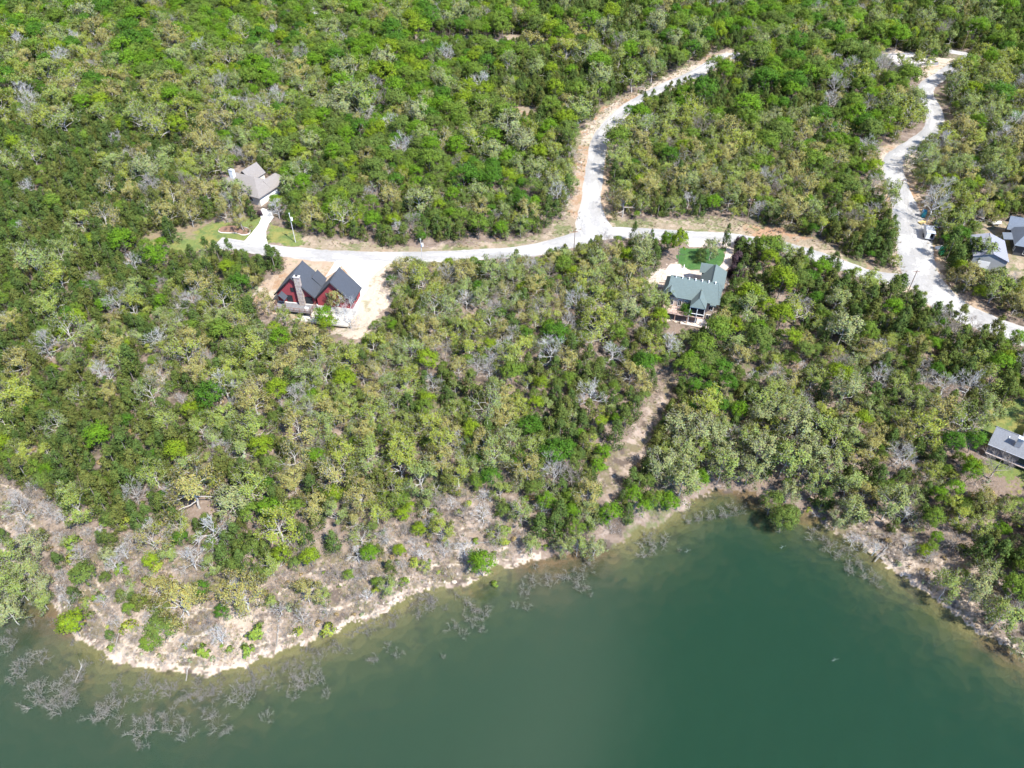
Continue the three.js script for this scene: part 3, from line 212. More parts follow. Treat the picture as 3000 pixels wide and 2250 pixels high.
// ---------- lake: a clear rippled surface over thin veils of green silt, the bed below ----------
{
  const lake = new THREE.Group(); lake.name = 'lake_water'; scene.add(lake); tag(lake, 'calm teal green lake water with brown shallows along the shore', 'lake', null, 'structure');
  const LX = [-900, -400, -220, ...span(-150, 150, 1.3), 150, 220, 400, 900], LZ = [...span(-118, 0, 1.3), 0, 10, 40, 100, 300, 900];
  const sheet = (y, wave) => { const pos = [], idx = [], uv = [], n = LX.length; LZ.forEach((z, j) => LX.forEach((x, i) => { pos.push(x, y - (wave ? wave(x, z) : 0), z); uv.push(x, z); if (i && j) { const q = j * n + i; idx.push(q - n - 1, q - 1, q - n, q - n, q - 1, q); } })); const g = new THREE.BufferGeometry(); g.setAttribute('position', new THREE.Float32BufferAttribute(pos, 3)); g.setAttribute('uv', new THREE.Float32BufferAttribute(uv, 2)); g.setIndex(idx); g.computeVertexNormals(); return g; };
  const rip = noiseTexture(512, (x, y) => { const v = 255 * (0.6 * nf(x, y) + 0.4 * nf(x * 2 + 50, y * 3)); return [v, v, v]; }); rip.repeat.set(1 / 46, 1 / 37);
  mesh('surface', sheet(0), new THREE.MeshPhysicalMaterial({ color: 0xffffff, transmission: 1, thickness: 0, ior: 1.33, roughness: 0.12, bumpMap: rip, bumpScale: 0.03, side: THREE.DoubleSide }), lake);
  const depths = [0.15, 0.34, 0.58, 0.86, 1.2, 1.6, 2.05, 2.6, 3.3, 4.3];
  const R = rngOf(5);
  depths.forEach((dp, k) => {
    const gap = dp - (depths[k - 1] ?? 0), g = sheet(-dp, (x, z) => Math.max(0.04 - dp, gap * 3 * (0.4 * vnoise(x / 4.3 + k * 37, z / 4.3) + 0.6 * vnoise(x / 1.45 - k * 11, z / 1.45) - 0.5)));
    const m = new THREE.MeshStandardMaterial({ roughness: 1, transparent: true, opacity: [0.12, 0.14, 0.16, 0.17, 0.19, 0.21, 0.23, 0.25, 0.28, 0.29][k], side: THREE.DoubleSide }); m.color.setRGB(0.004, 0.043, 0.016);
    mesh('silt_layer', g, m, lake);
  });
}

// ---------- roads and drives ----------
const smoothLine = (P, step = 1.5) => { const c = new THREE.CatmullRomCurve3(P.map(([x, z]) => V3(x, 0, z)), false, 'centripetal'), n = Math.ceil(c.getLength() / step); return c.getSpacedPoints(n); };
const gravelTex = noiseTexture(512, (x, y) => { const a = nf(x, y), b = nf(x * 2 + 91, y * 2), k = 0.275 + 0.065 * smooth(0.45, 0.6, a) - 0.17 * smooth(0.5, 0.62, b) * smooth(0.46, 0.56, a) + 0.07 * (nf(x * 7, y * 7) - 0.5); return [s8(k), s8(k * 0.955), s8(k * 0.89)]; }, true);
const concreteTex = noiseTexture(512, (x, y) => { const k = 0.5 - 0.07 * smooth(0.5, 0.62, nf(x, y)) + 0.05 * (nf(x * 5, y * 5) - 0.5); return [s8(k), s8(k * 0.96), s8(k * 0.88)]; }, true);
const tanTex = noiseTexture(512, (x, y) => { const k = 0.44 - 0.11 * smooth(0.48, 0.62, nf(x, y)) + 0.06 * (nf(x * 5, y * 5) - 0.5); return [s8(k), s8(k * 0.84), s8(k * 0.7)]; }, true);
const withRepeat = (t, r) => { const c = t.clone(); c.repeat.set(r, r); c.needsUpdate = true; return c; };
// u runs across the road, v along it: compacted wheel tracks, loose gravel between and at the edges, grey patches
const roadTex = (() => { const W = 128, H = 1024, d = new Uint8Array(W * H * 4); for (let y = 0; y < H; y++) for (let x = 0; x < W; x++) { const u = x / W, wob = 0.03 * (nf(y * 0.5, 40) - 0.5), tr = Math.max(...[0.2, 0.42, 0.58, 0.8].map((q) => 1 - Math.min(1, Math.abs(u + wob - q) / 0.055))), edge = smooth(0.1, 0.0, Math.min(u, 1 - u) + 0.12 * (ng(x, y) - 0.5)), patch = smooth(0.52, 0.56, nf(x * 1.2 + 33, y * 0.5 + 9)); let k = 0.315 - 0.045 * tr * smooth(0.4, 0.6, nf(x * 0.4, y * 0.2 + 60)) - 0.06 * patch + 0.1 * (ng(x, y) - 0.5) + 0.05 * (ng(x * 3, y * 3) - 0.5); const crack = smooth(0.02, 0.0, Math.abs(nf(x * 2 + 7, y * 0.7) - 0.5)) * 0.05; k -= crack; const o = (y * W + x) * 4; d[o] = s8(k * (1 + 0.12 * edge)); d[o + 1] = s8(k * (0.955 - 0.02 * edge)); d[o + 2] = s8(k * (0.895 - 0.14 * edge)); d[o + 3] = 255; } const t = new THREE.DataTexture(d, W, H); t.wrapS = t.wrapT = THREE.RepeatWrapping; t.magFilter = THREE.LinearFilter; t.colorSpace = THREE.SRGBColorSpace; t.needsUpdate = true; return t; })();
const roadMat = new THREE.MeshStandardMaterial({ map: roadTex, roughness: 0.95 });
function road(name, P, width, label, lift = 0.1) {
  const L = smoothLine(P), pos = [], uv = [], idx = [], K = 9; let s = 0;
  L.forEach((p, i) => {
    const a = L[Math.max(0, i - 1)], b = L[Math.min(L.length - 1, i + 1)], tx = b.x - a.x, tz = b.z - a.z, l = Math.hypot(tx, tz), w = typeof width === 'function' ? width(i / (L.length - 1)) : width;
    if (i) s += Math.hypot(p.x - L[i - 1].x, p.z - L[i - 1].z);
    for (let k = 0; k < K; k++) { const e = k === 0 || k === K - 1 ? 0.6 * (vnoise(s / 1.7, k * 9) - 0.5) : 0, o = (k / (K - 1) - 0.5) * w + e, x = p.x - (tz / l) * o, z = p.z + (tx / l) * o; pos.push(x, groundY(x, z) + lift - (k === 0 || k === K - 1 ? lift + 0.05 : 0), z); uv.push(0.01 + 0.98 * k / (K - 1), s / 70); }
    if (i) for (let k = 0; k < K - 1; k++) { const q = i * K + k; idx.push(q - K, q - K + 1, q, q, q - K + 1, q + 1); }
  });
  const g = new THREE.BufferGeometry(); g.setAttribute('position', new THREE.Float32BufferAttribute(pos, 3)); g.setAttribute('uv', new THREE.Float32BufferAttribute(uv, 2)); g.setIndex(idx); g.computeVertexNormals();
  return tag(mesh(name, g, roadMat), label, 'road', null, 'structure');
}
road('road', ROAD_MAIN, (t) => 5.6 + 1.2 * smooth(0.4, 0.5, t) * smooth(0.7, 0.55, t), 'pale gravel road running past the red house to the junction', 0.12);
road('road_branch', ROAD_NORTH, (t) => 12.5 - 5.8 * smooth(0, 0.12, t), 'pale gravel road climbing away from the junction through the woods', 0.14);
road('road_east', ROAD_EAST, (t) => 8 - 1.3 * smooth(0.3, 0.45, t) + 2.5 * smooth(0.05, 0.15, t) * smooth(0.35, 0.25, t), 'wide pale gravel road past the parked trailer and grey barn', 0.16);
road('road_far', ROAD_FAR, 5, 'far stretch of gravel road glimpsed between the cedars', 0.12);
road('road_corner', ROAD_CORNER, 5.5, 'short bend of gravel road seen through far treetops', 0.12);
road('road_ridge', ROAD_RIDGE, 5, 'far stretch of gravel road beyond the building site', 0.12);
function drive(name, P, m, label, lift, kind = 'driveway') {
  const shape = new THREE.Shape(P.map(([x, z]) => new THREE.Vector2(x, -z)));
  let g = new THREE.ShapeGeometry(shape); g = g.toNonIndexed ? g.toNonIndexed() : g; g = new TessellateModifier(1.2, 9).modify(g);
  const p = g.attributes.position, uv = []; for (let i = 0; i < p.count; i++) { const x = p.getX(i), z = -p.getY(i); p.setXYZ(i, x, groundY(x, z) + lift, z); uv.push(x, z); }
  g.setAttribute('uv', new THREE.Float32BufferAttribute(uv, 2)); g.computeVertexNormals();
  return tag(mesh(name, g, m), label, kind, null, 'structure');
}
const concreteMat = new THREE.MeshStandardMaterial({ map: withRepeat(concreteTex, 1 / 17), roughness: 0.9 }), tanMat = new THREE.MeshStandardMaterial({ map: withRepeat(tanTex, 1 / 19), roughness: 0.9 });
drive('driveway', DRIVE_BEIGE, concreteMat, 'pale concrete driveway flaring from the road up to the beige house', 0.1);
drive('driveway_gravel', DRIVE_RED, new THREE.MeshStandardMaterial({ map: withRepeat(concreteTex, 1 / 23), color: 0xffffff, roughness: 0.95 }), 'white gravel driveway beside the red house', 0.09);
drive('driveway_loop', DRIVE_GREEN, tanMat, 'tan concrete drive looping round the lawn of the green-roofed house', 0.09);
// ---------- buildings ----------
const shingle = (seed) => noiseTexture(256, (x, y) => { const row = (y * 22 / 256) | 0, col = ((x + (row % 2) * 9 + hash(row, seed) * 40) / 14) | 0, v = 0.8 + 0.2 * hash(col, row + seed) - (y * 22 / 256 - row < 0.14 ? 0.22 : 0) + 0.12 * (nf(x * 2, y * 2) - 0.5), k = s8(Math.min(1, v)); return [k, k, k]; }, true, 1 / 3.2);
const siding = noiseTexture(128, (x, y) => { const f = (y * 8 / 128) % 1, v = 0.93 - (f < 0.12 ? 0.28 : 0) + 0.08 * (nf(x, y * 3) - 0.5), k = s8(v); return [k, k, k]; }, true, 1 / 1.5);
const stoneTex = noiseTexture(256, (x, y) => { const row = (y / 21) | 0, col = ((x + (row % 2) * 17 + 9 * hash(row, 3)) / 36) | 0, e = Math.min(y % 21, (x + (row % 2) * 17 + 9 * hash(row, 3)) % 36), h = hash(col % 7, row % 12), k = 0.2 + 0.2 * h + 0.08 * (nf(x * 3, y * 3) - 0.5); if (e < 2) return [s8(0.3), s8(0.27), s8(0.23)]; return [s8(k * 1.02), s8(k * (0.74 + 0.12 * hash(col, row))), s8(k * (0.6 + 0.16 * hash(row, col)))]; }, true, 1 / 2.4);
const deckTex = noiseTexture(128, (x, y) => { const v = 0.9 - ((x / 8) % 1 < 0.14 ? 0.3 : 0) + 0.2 * (hash((x / 8) | 0, 5) - 0.5), k = s8(Math.min(1, v)); return [k, k, k]; }, true, 1 / 2.2);
const roofMat = (r, g, b, s) => { const m = new THREE.MeshStandardMaterial({ map: shingle(s), roughness: 0.92, side: THREE.DoubleSide }); m.color.setRGB(r, g, b); return m; };
const sideMat = (r, g, b) => { const m = new THREE.MeshStandardMaterial({ map: siding, roughness: 0.75, side: THREE.DoubleSide }); m.color.setRGB(r, g, b); return m; };
const deckMat = (r, g, b) => { const m = new THREE.MeshStandardMaterial({ map: deckTex, roughness: 0.85, side: THREE.DoubleSide }); m.color.setRGB(r, g, b); return m; };
const glassDark = mat(0.02, 0.025, 0.03, 0.12, { specularIntensity: 1 }), white = mat(0.66, 0.65, 0.62, 0.7), black = mat(0.018, 0.018, 0.02, 0.6), whiteWall = mat(0.55, 0.52, 0.47, 0.85), stone = new THREE.MeshStandardMaterial({ map: stoneTex, bumpMap: stoneTex, bumpScale: 0.05, roughness: 0.95 }), greyMetal = mat(0.4, 0.4, 0.41, 0.45, { metalness: 0.3 }), woodBrown = mat(0.2, 0.11, 0.075, 0.8), woodTan = mat(0.42, 0.26, 0.19, 0.8);
const uvBox = (w, h, d, x, y, z) => { const g = box(w, h, d, x, y, z), p = g.attributes.position, n = g.attributes.normal, uv = g.attributes.uv; for (let i = 0; i < p.count; i++) { const ax = Math.abs(n.getX(i)), ay = Math.abs(n.getY(i)); uv.setXY(i, ax > 0.5 ? p.getZ(i) : p.getX(i), ay > 0.5 ? p.getZ(i) : p.getY(i)); } return g; };
// wall block with gables at front and back: profile in x-y, run along z
function gableBlock(x0, x1, y0, yE, xm, yR, z0, z1) { const s = new THREE.Shape([[x0, y0], [x1, y0], [x1, yE], [xm, yR], [x0, yE]].map((a) => new THREE.Vector2(...a))); const g = new THREE.ExtrudeGeometry(s, { depth: z1 - z0, bevelEnabled: false }); g.translate(0, 0, z0); return g; }
const roofOf = (parent, m, faces, th = 0.18, name = 'roof') => faces.map((f) => mesh(name, slab(f, th), m, parent));
// window in a wall that faces +z, -z, +x or -x
function windowOf(parent, x, y, z, w, h, face = 'z', glass = glassDark, fm = black) {
  const o = new THREE.Group(); o.name = 'window'; o.position.set(x, y, z); o.rotation.y = { z: 0, x: Math.PI / 2, '-x': -Math.PI / 2, '-z': Math.PI }[face]; parent.add(o);
  mesh('pane', box(w - 0.14, h - 0.14, 0.04, 0, 0, 0.05), glass, o);
  const f = mergeGeometries([box(w, 0.09, 0.12, 0, h / 2 - 0.045, 0.05), box(w, 0.09, 0.12, 0, -h / 2 + 0.045, 0.05), box(0.09, h - 0.18, 0.12, -w / 2 + 0.045, 0, 0.05), box(0.09, h - 0.18, 0.12, w / 2 - 0.045, 0, 0.05), box(0.05, h - 0.18, 0.1, 0, 0, 0.05)]); mesh('frame', f, fm, o);
  return o;
}
function railing(parent, pts, y, h, m, step = 1.5) { for (let i = 1; i < pts.length; i++) { const [ax, az] = pts[i - 1], [bx, bz] = pts[i], L = Math.hypot(bx - ax, bz - az), n = Math.max(1, Math.round(L / step)); mesh('rail', mergeGeometries([beam([ax, y + h, az], [bx, y + h, bz], 0.09), beam([ax, y + h * 0.5, az], [bx, y + h * 0.5, bz], 0.05), beam([ax, y + 0.12, az], [bx, y + 0.12, bz], 0.05)]), m, parent); for (let k = 0; k <= n; k++) mesh('rail_post', box(0.1, h, 0.1, ax + (bx - ax) * k / n, y + h / 2, az + (bz - az) * k / n), m, parent); } }

{ // red house
  const o = thing('red_house', 'red house with twin charcoal gable roofs and a tall stone chimney', 'house', [-62.4, 16.2, -158.9], -0.172);
  const red = sideMat(0.27, 0.04, 0.045), roof = roofMat(0.05, 0.056, 0.068, 1);
  mesh('wall', gableBlock(0.6, 10.9, 0, 2.7, 5.75, 7.7, -7.7, -0.6), red, o); mesh('wall', gableBlock(11.6, 21.1, 0, 2.7, 16.4, 7.5, -6.6, -0.45), red, o);
  mesh('wall', gableBlock(7.9, 10.9, 0, 2.9, 9.1, 4.9, -8.6, -6), red, o);
  mesh('foundation', uvBox(20.7, 4, 6.4, 10.85, -2.002, -3.55), whiteWall, o);
  roofOf(o, roof, [[[0, 2.35, 0], [5.75, 8.2, 0], [5.75, 8.2, -8.2], [0, 2.35, -8.2]], [[11.35, 2.5, 0], [11.35, 2.5, -8.2], [5.75, 8.2, -8.2], [5.75, 8.2, 0]], [[11.3, 2.5, 0.12], [16.4, 8.1, 0.12], [16.4, 8.1, -7], [11.3, 2.5, -7]], [[21.6, 2.35, 0.12], [21.6, 2.35, -7], [16.4, 8.1, -7], [16.4, 8.1, 0.12]], [[7.6, 3.4, -8.9], [7.6, 3.4, -5], [9.1, 5.35, -5], [9.1, 5.35, -8.9]], [[11.3, 2.7, -8.9], [9.1, 5.35, -8.9], [9.1, 5.35, -5], [11.3, 2.7, -5]]]);
  for (const [a, b, c, d, z] of [[0, 2.2, 5.75, 8.02, 0.02], [11.35, 2.35, 5.75, 8.02, 0.02], [11.3, 2.35, 16.4, 7.92, 0.14], [21.6, 2.2, 16.4, 7.92, 0.14]]) mesh('fascia', beam([a, b, z], [c, d, z], 0.26), black, o);
  mesh('ridge_cap', beam([5.75, 8.22, 0.02], [5.75, 8.22, -8.2], 0.16), roof, o); mesh('ridge_cap', beam([16.4, 8.12, 0.14], [16.4, 8.12, -7], 0.16), roof, o);
  const ch = mesh('chimney', uvBox(1.5, 11.4, 0.9, 7.4, 2.9, -0.15), stone, o); mesh('chimney_cap', uvBox(1.65, 0.16, 1.05, 7.4, 8.68, -0.15), mat(0.45, 0.42, 0.38), ch); mesh('flue', box(0.6, 0.25, 0.4, 7.4, 8.88, -0.15), black, ch);
  windowOf(o, 5.2, 4.1, -0.58, 1, 1.2); windowOf(o, 9.2, 1.2, -0.58, 2, 2.1); windowOf(o, 3.9, 1.2, -0.58, 1.6, 2); windowOf(o, 14.8, 3.6, -0.43, 1, 1.3); windowOf(o, 17.1, 1.2, -0.43, 1.1, 1.2); windowOf(o, 21.12, 1.4, -3.2, 1, 1.1, 'x');
  const pr = mesh('porch_roof', mergeGeometries([slab([[0.7, 1.9, 1.6], [2.1, 3.4, 1.6], [2.1, 3.4, -0.5], [0.7, 1.9, -0.5]], 0.12), slab([[3.5, 1.9, 1.6], [3.5, 1.9, -0.5], [2.1, 3.4, -0.5], [2.1, 3.4, 1.6]], 0.12)]), roof, o); for (const x of [0.9, 3.3]) mesh('porch_post', box(0.16, 2, 0.16, x, 0.9, 1.45), woodBrown, pr);
  const dk = mesh('deck', uvBox(10.6, 0.2, 3.6, 5.6, -0.25, 1.25), deckMat(0.2, 0.19, 0.185), o); for (const x of [0.6, 4, 7.4, 10.6]) mesh('deck_post', box(0.2, 3.4, 0.2, x, -2, 2.85), woodBrown, dk);
  railing(o, [[0.35, -0.5], [0.35, 3], [10.85, 3], [10.85, -0.3]], -0.15, 1, woodBrown);
  mesh('patio', uvBox(21, 0.5, 4.6, 10.6, -2.1, 2.1), mat(0.5, 0.46, 0.4, 0.9), o);
  mesh('gutter', beam([21.66, 2.3, 0.1], [21.66, 2.3, -7], 0.12), black, o); mesh('downpipe', beam([11.25, 2.3, 0.05], [11.3, -1.6, -0.2], 0.1), black, o);
}
{ const o = thing('deck_box', 'small white storage box on the deck of the red house', 'box', [-53.6, 16.05, -155.6], -0.17); mesh('body', box(0.8, 0.55, 0.55, 0, 0.275, 0), white, o); mesh('lid', box(0.86, 0.08, 0.6, 0, 0.6, 0), white, o); }
{ // green-roofed house
  const o = thing('green_roofed_house', 'tan house with a sage green hipped roof and white roof vents', 'house', [42.7, 14, -164.9], -0.314);
  const roof = roofMat(0.108, 0.14, 0.131, 7), tan = sideMat(0.46, 0.36, 0.28), dark = mat(0.03, 0.03, 0.04);
  mesh('wall', uvBox(12, 6.4, 8.4, 6.35, -0.2, 0), tan, o); mesh('wall', uvBox(5.3, 6.2, 7.4, 10.6, -0.1, -7.9), tan, o);
  roofOf(o, roof, [
    [[-1.6, 3, 4.75], [13.6, 3, 4.75], [12.2, 6.5, 0], [-0.3, 6.5, 0], [-0.3, 4.95, 2.1]], [[13.6, 3, -4.75], [-1.6, 3, -4.75], [-0.3, 4.95, -2.1], [-0.3, 6.5, 0], [12.2, 6.5, 0]],
    [[-1.6, 3, -4.75], [-1.6, 3, 4.75], [-0.28, 4.95, 2.1], [-0.28, 4.95, -2.1]], [[13.6, 3, 4.75], [13.6, 3, -4.75], [12.2, 6.5, 0]],
    [[7.3, 3.01, -3], [10.6, 6.4, 0.1], [10.6, 6.4, -9.2], [7.3, 3.01, -12]], [[13.9, 3.01, -12], [10.6, 6.4, -9.2], [10.6, 6.4, 0.1], [13.9, 3.01, -3]], [[7.3, 3.01, -12], [10.6, 6.4, -9.2], [13.9, 3.01, -12]],
    [[6.3, 3.02, 4], [6.3, 3.02, 7.8], [8.35, 5.1, 6.2], [8.35, 5.1, 1.9]], [[10.4, 3.02, 7.8], [10.4, 3.02, 4], [8.35, 5.1, 1.9], [8.35, 5.1, 6.2]], [[6.3, 3.02, 7.8], [10.4, 3.02, 7.8], [8.35, 5.1, 6.2]],
    [[-1.5, 3.1, 5.1], [0.5, 5.05, 5.1], [0.5, 5.05, 1.9], [-1.5, 3.1, 4]], [[2.5, 3.1, 5.1], [2.5, 3.1, 4], [0.5, 5.05, 1.9], [0.5, 5.05, 5.1]],
    [[6.6, 3.6, -8.3], [6.6, 5.6, -9.9], [10.2, 5.6, -9.9], [10.2, 3.6, -8.3]], [[6.6, 3.6, -11.6], [10.2, 3.6, -11.6], [10.2, 5.6, -9.9], [6.6, 5.6, -9.9]], [[11.2, 2.98, 4.4], [11.2, 2.98, 5.4], [12.8, 2.98, 5.4], [12.8, 2.98, 4.4]]]);
  mesh('gable', slab([[-0.3, 4.9, -2.1], [-0.3, 4.9, 2.1], [-0.3, 6.45, 0]], 0.1), dark, o); mesh('gable', slab([[-1.2, 3.1, 4.7], [2.2, 3.1, 4.7], [0.5, 4.8, 4.7]], 0.1), dark, o); mesh('gable', slab([[7, 3.5, -11.4], [7, 3.5, -8.5], [7, 5.4, -9.9]], 0.1), tan, o);
  for (let k = 0; k < 7; k++) { const v = mesh('roof_vent', new THREE.CylinderGeometry(0.13, 0.16, 0.5, 8).translate(1.1 + k * 1.72, 6.5, 0.25), white, o); mesh('vent_cap', new THREE.SphereGeometry(0.22, 8, 5).translate(1.1 + k * 1.72, 6.8, 0.25), white, v); }
  mesh('vent_pipe', box(0.4, 0.5, 0.4, 0.0, 4.4, 3.3), black, o);
  for (const [a, b] of [[[-0.3, 6.52, 0], [12.2, 6.52, 0]], [[10.6, 6.44, 0], [10.6, 6.44, -9.2]], [[8.35, 5.12, 2], [8.35, 5.12, 6.2]], [[12.2, 6.5, 0], [13.6, 3.03, 4.75]], [[8.35, 5.1, 6.2], [10.4, 3.05, 7.8]]]) mesh('ridge_cap', beam(a, b, 0.13), roof, o);
  const dk = mesh('deck', uvBox(7.2, 0.2, 3.6, 2.8, -0.2, 6), deckMat(0.52, 0.37, 0.3), o); for (const x of [-0.6, 3, 6.2]) mesh('deck_post', box(0.18, 3.2, 0.18, x, -1.8, 7.6), woodTan, dk);
  railing(o, [[-0.7, 4.3], [-0.7, 7.7], [6.2, 7.7]], -0.1, 1, woodTan); mesh('stairs', slab([[-1.8, -2.6, 9.8], [-0.9, -2.6, 9.8], [-0.9, -0.2, 7.8], [-1.8, -0.2, 7.8]], 0.2), woodTan, o);
  const po = mesh('porch_floor', uvBox(3.9, 0.2, 3.4, 8.35, -0.2, 5.9), deckMat(0.45, 0.3, 0.24), o); for (const x of [6.5, 8.35, 10.2]) mesh('porch_post', box(0.14, 6, 0.14, x, 0, 7.5), white, po); mesh('porch_beam', box(3.9, 0.16, 0.14, 8.35, 0.9, 7.52), white, po); mesh('porch_beam', box(3.9, 0.2, 0.16, 8.35, 2.85, 7.52), white, po);
  mesh('porch_screen', uvBox(3.7, 2.7, 0.05, 8.35, 1.45, 7.2), mat(0.02, 0.018, 0.02), po);
  for (const [x, w] of [[1, 1.6], [3.4, 1], [5, 1]]) windowOf(o, x, 1.2, 4.22, w, 1.9, 'z', glassDark, white); for (const x of [11.4, 1.5, 3.6]) windowOf(o, x, -1.6, 4.22, 1.3, 1.4, 'z', glassDark, white); windowOf(o, 11.6, 1.3, 4.22, 1.2, 1.4, 'z', glassDark, white); windowOf(o, 0.3, 1.3, -1, 1.2, 1.2, '-x', glassDark, white);
  mesh('garage_door', box(0.08, 2.3, 3.6, 7.9, 1.2, -7), white, o);
  mesh('terrace', uvBox(9, 0.3, 3.5, 9.2, -2.75, 6.2), mat(0.55, 0.46, 0.39, 0.9), o);
}
{ // beige house
  const o = thing('beige_house', 'cream house with warm grey hipped roof and white chimney among oaks', 'house', [-94.6, 17.5, -216.3], -0.446);
  const roof = roofMat(0.215, 0.19, 0.17, 13), cream = mat(0.58, 0.53, 0.45, 0.85);
  mesh('wall', uvBox(17, 5, 9.4, 8.8, 0.2, -5), cream, o); mesh('wall', uvBox(5.6, 5, 5, 14.6, 0.2, -11.5), cream, o);
  roofOf(o, roof, [[[-0.5, 2.7, 0.5], [18, 2.7, 0.5], [12.4, 6.2, -5], [5, 6.2, -5]], [[18, 2.7, -10.5], [-0.5, 2.7, -10.5], [5, 6.2, -5], [12.4, 6.2, -5]], [[-0.5, 2.7, -10.5], [-0.5, 2.7, 0.5], [5, 6.2, -5]], [[18, 2.7, 0.5], [18, 2.7, -10.5], [12.4, 6.2, -5]],
    [[11.3, 2.72, -6], [14.65, 5, -6], [14.65, 5, -12], [11.3, 2.72, -14.5]], [[18, 2.72, -6], [18, 2.72, -14.5], [14.65, 5, -12], [14.65, 5, -6]], [[11.3, 2.72, -14.5], [14.65, 5, -12], [18, 2.72, -14.5]],
    [[3.8, 3.6, -13], [3.8, 3.6, -6], [6.8, 6.7, -6], [6.8, 6.7, -13]], [[9.8, 3.6, -13], [6.8, 6.7, -13], [6.8, 6.7, -6], [9.8, 3.6, -6]]]);
  mesh('gable', slab([[4.4, 3.4, -12.6], [9.2, 3.4, -12.6], [6.8, 6.3, -12.6]], 0.15), cream, o); mesh('wall', uvBox(4.8, 5.5, 3, 6.8, 0.7, -11.2), cream, o);
  mesh('fascia', box(18.6, 0.22, 0.1, 8.75, 2.55, 0.52), mat(0.16, 0.14, 0.13), o); mesh('fascia', box(0.1, 0.22, 11, 18.02, 2.55, -5), mat(0.16, 0.14, 0.13), o);
  const ch = mesh('chimney', box(1.5, 4, 1.1, 4.9, 5.6, -3.6), white, o); mesh('chimney_cap', box(1.65, 0.15, 1.25, 4.9, 7.65, -3.6), greyMetal, ch);
  for (const z of [-2.6, -7]) { const d = mesh('garage_door', box(0.08, 2.2, 3.2, 17.34, 1.1, z), white, o); for (const y of [0.55, 1.1, 1.65]) mesh('panel_joint', box(0.03, 0.03, 3.1, 17.39, y, z), greyMetal, d); }
  for (const x of [1.4, 3.6, 6.2, 8.6, 11, 14]) windowOf(o, x, 1.3, -0.28, 1.3, 1.5, 'z', glassDark, white);
  mesh('veranda_post', box(0.2, 2.8, 0.2, -0.2, 1.3, 0.3), white, o); mesh('veranda_post', box(0.2, 2.8, 0.2, 5, 1.3, 0.3), white, o);
}
{ // grey barn
  const o = thing('metal_barn', 'pale grey metal barn with low gable roof behind dark cedars', 'barn', [134, 16.9, -178.8], -0.372);
  const metal = mat(0.23, 0.23, 0.262, 0.6), wall = mat(0.28, 0.285, 0.28, 0.7);
  mesh('wall', gableBlock(-4.2, 4.2, -1.5, 3.4, 0, 4.85, -5.8, 5.8), wall, o); roofOf(o, metal, [[[-4.5, 3.42, 6], [0, 5.02, 6], [0, 5.02, -6], [-4.5, 3.42, -6]], [[4.5, 3.42, 6], [4.5, 3.42, -6], [0, 5.02, -6], [0, 5.02, 6]]], 0.1);
  mesh('ridge_cap', beam([0, 5.04, 6.02], [0, 5.04, -6.02], 0.16), mat(0.22, 0.22, 0.25, 0.5), o); for (const s of [-1, 1]) { mesh('roof_trim', beam([s * 4.52, 3.36, 6.02], [0, 4.98, 6.02], 0.13), mat(0.1, 0.1, 0.12), o); for (let z = -5.2; z < 6; z += 1.05) mesh('roof_seam', beam([s * 4.45, 3.47, z], [s * 0.1, 5.02, z], 0.035), metal, o); }
  const d = mesh('door', box(3, 2.8, 0.08, -1.2, 0.9, 5.85), white, o); mesh('handle', box(0.1, 0.2, 0.1, 0.1, 0.9, 5.92), black, d);
}
{ // slate-roofed house at the frame's edge
  const o = thing('slate_roofed_house', 'charcoal house with steep slate grey roofs beside the metal barn', 'house', [144.6, 17.1, -189.4], -0.372);
  const roof = roofMat(0.13, 0.15, 0.18, 21), wall = sideMat(0.06, 0.06, 0.065);
  mesh('wall', uvBox(13, 5.4, 9, 8, 0.8, 4.5), wall, o); mesh('wall', uvBox(6, 5.4, 4.5, 3.6, 0.8, -2), wall, o);
  roofOf(o, roof, [[[0.6, 3.4, 9.8], [15.4, 3.4, 9.8], [12, 7.4, 4.4], [4.5, 7.4, 4.4]], [[15.4, 3.4, -1], [0.6, 3.4, -1], [4.5, 7.4, 4.4], [12, 7.4, 4.4]], [[0.6, 3.4, -1], [0.6, 3.4, 9.8], [4.5, 7.4, 4.4]], [[15.4, 3.4, 9.8], [15.4, 3.4, -1], [12, 7.4, 4.4]],
    [[-0.4, 3.3, 0.6], [7.4, 3.3, 0.6], [7.4, 6.4, -2], [-0.4, 6.4, -2]], [[7.4, 3.3, -4.9], [-0.4, 3.3, -4.9], [-0.4, 6.4, -2], [7.4, 6.4, -2]], [[-1.6, 2.9, 2.4], [0.7, 3.3, 2.4], [0.7, 3.3, 6.5], [-1.6, 2.9, 6.5]]]);
  mesh('gable', slab([[0.55, 3.2, -4.3], [0.55, 3.2, 0.2], [0.55, 6.1, -2]], 0.12), wall, o); for (const z of [2.6, 6.3]) mesh('carport_post', box(0.18, 4, 0.18, -1.4, 1, z), white, o); windowOf(o, 1.48, 1.6, 8, 1.2, 1.3, '-x', glassDark, white); windowOf(o, 4.5, 1.4, 9.02, 1.6, 1.4, 'z', glassDark, white); mesh('terrace', uvBox(3.4, 0.3, 5, -0.2, -0.35, 6.6), mat(0.6, 0.57, 0.52), o);
}
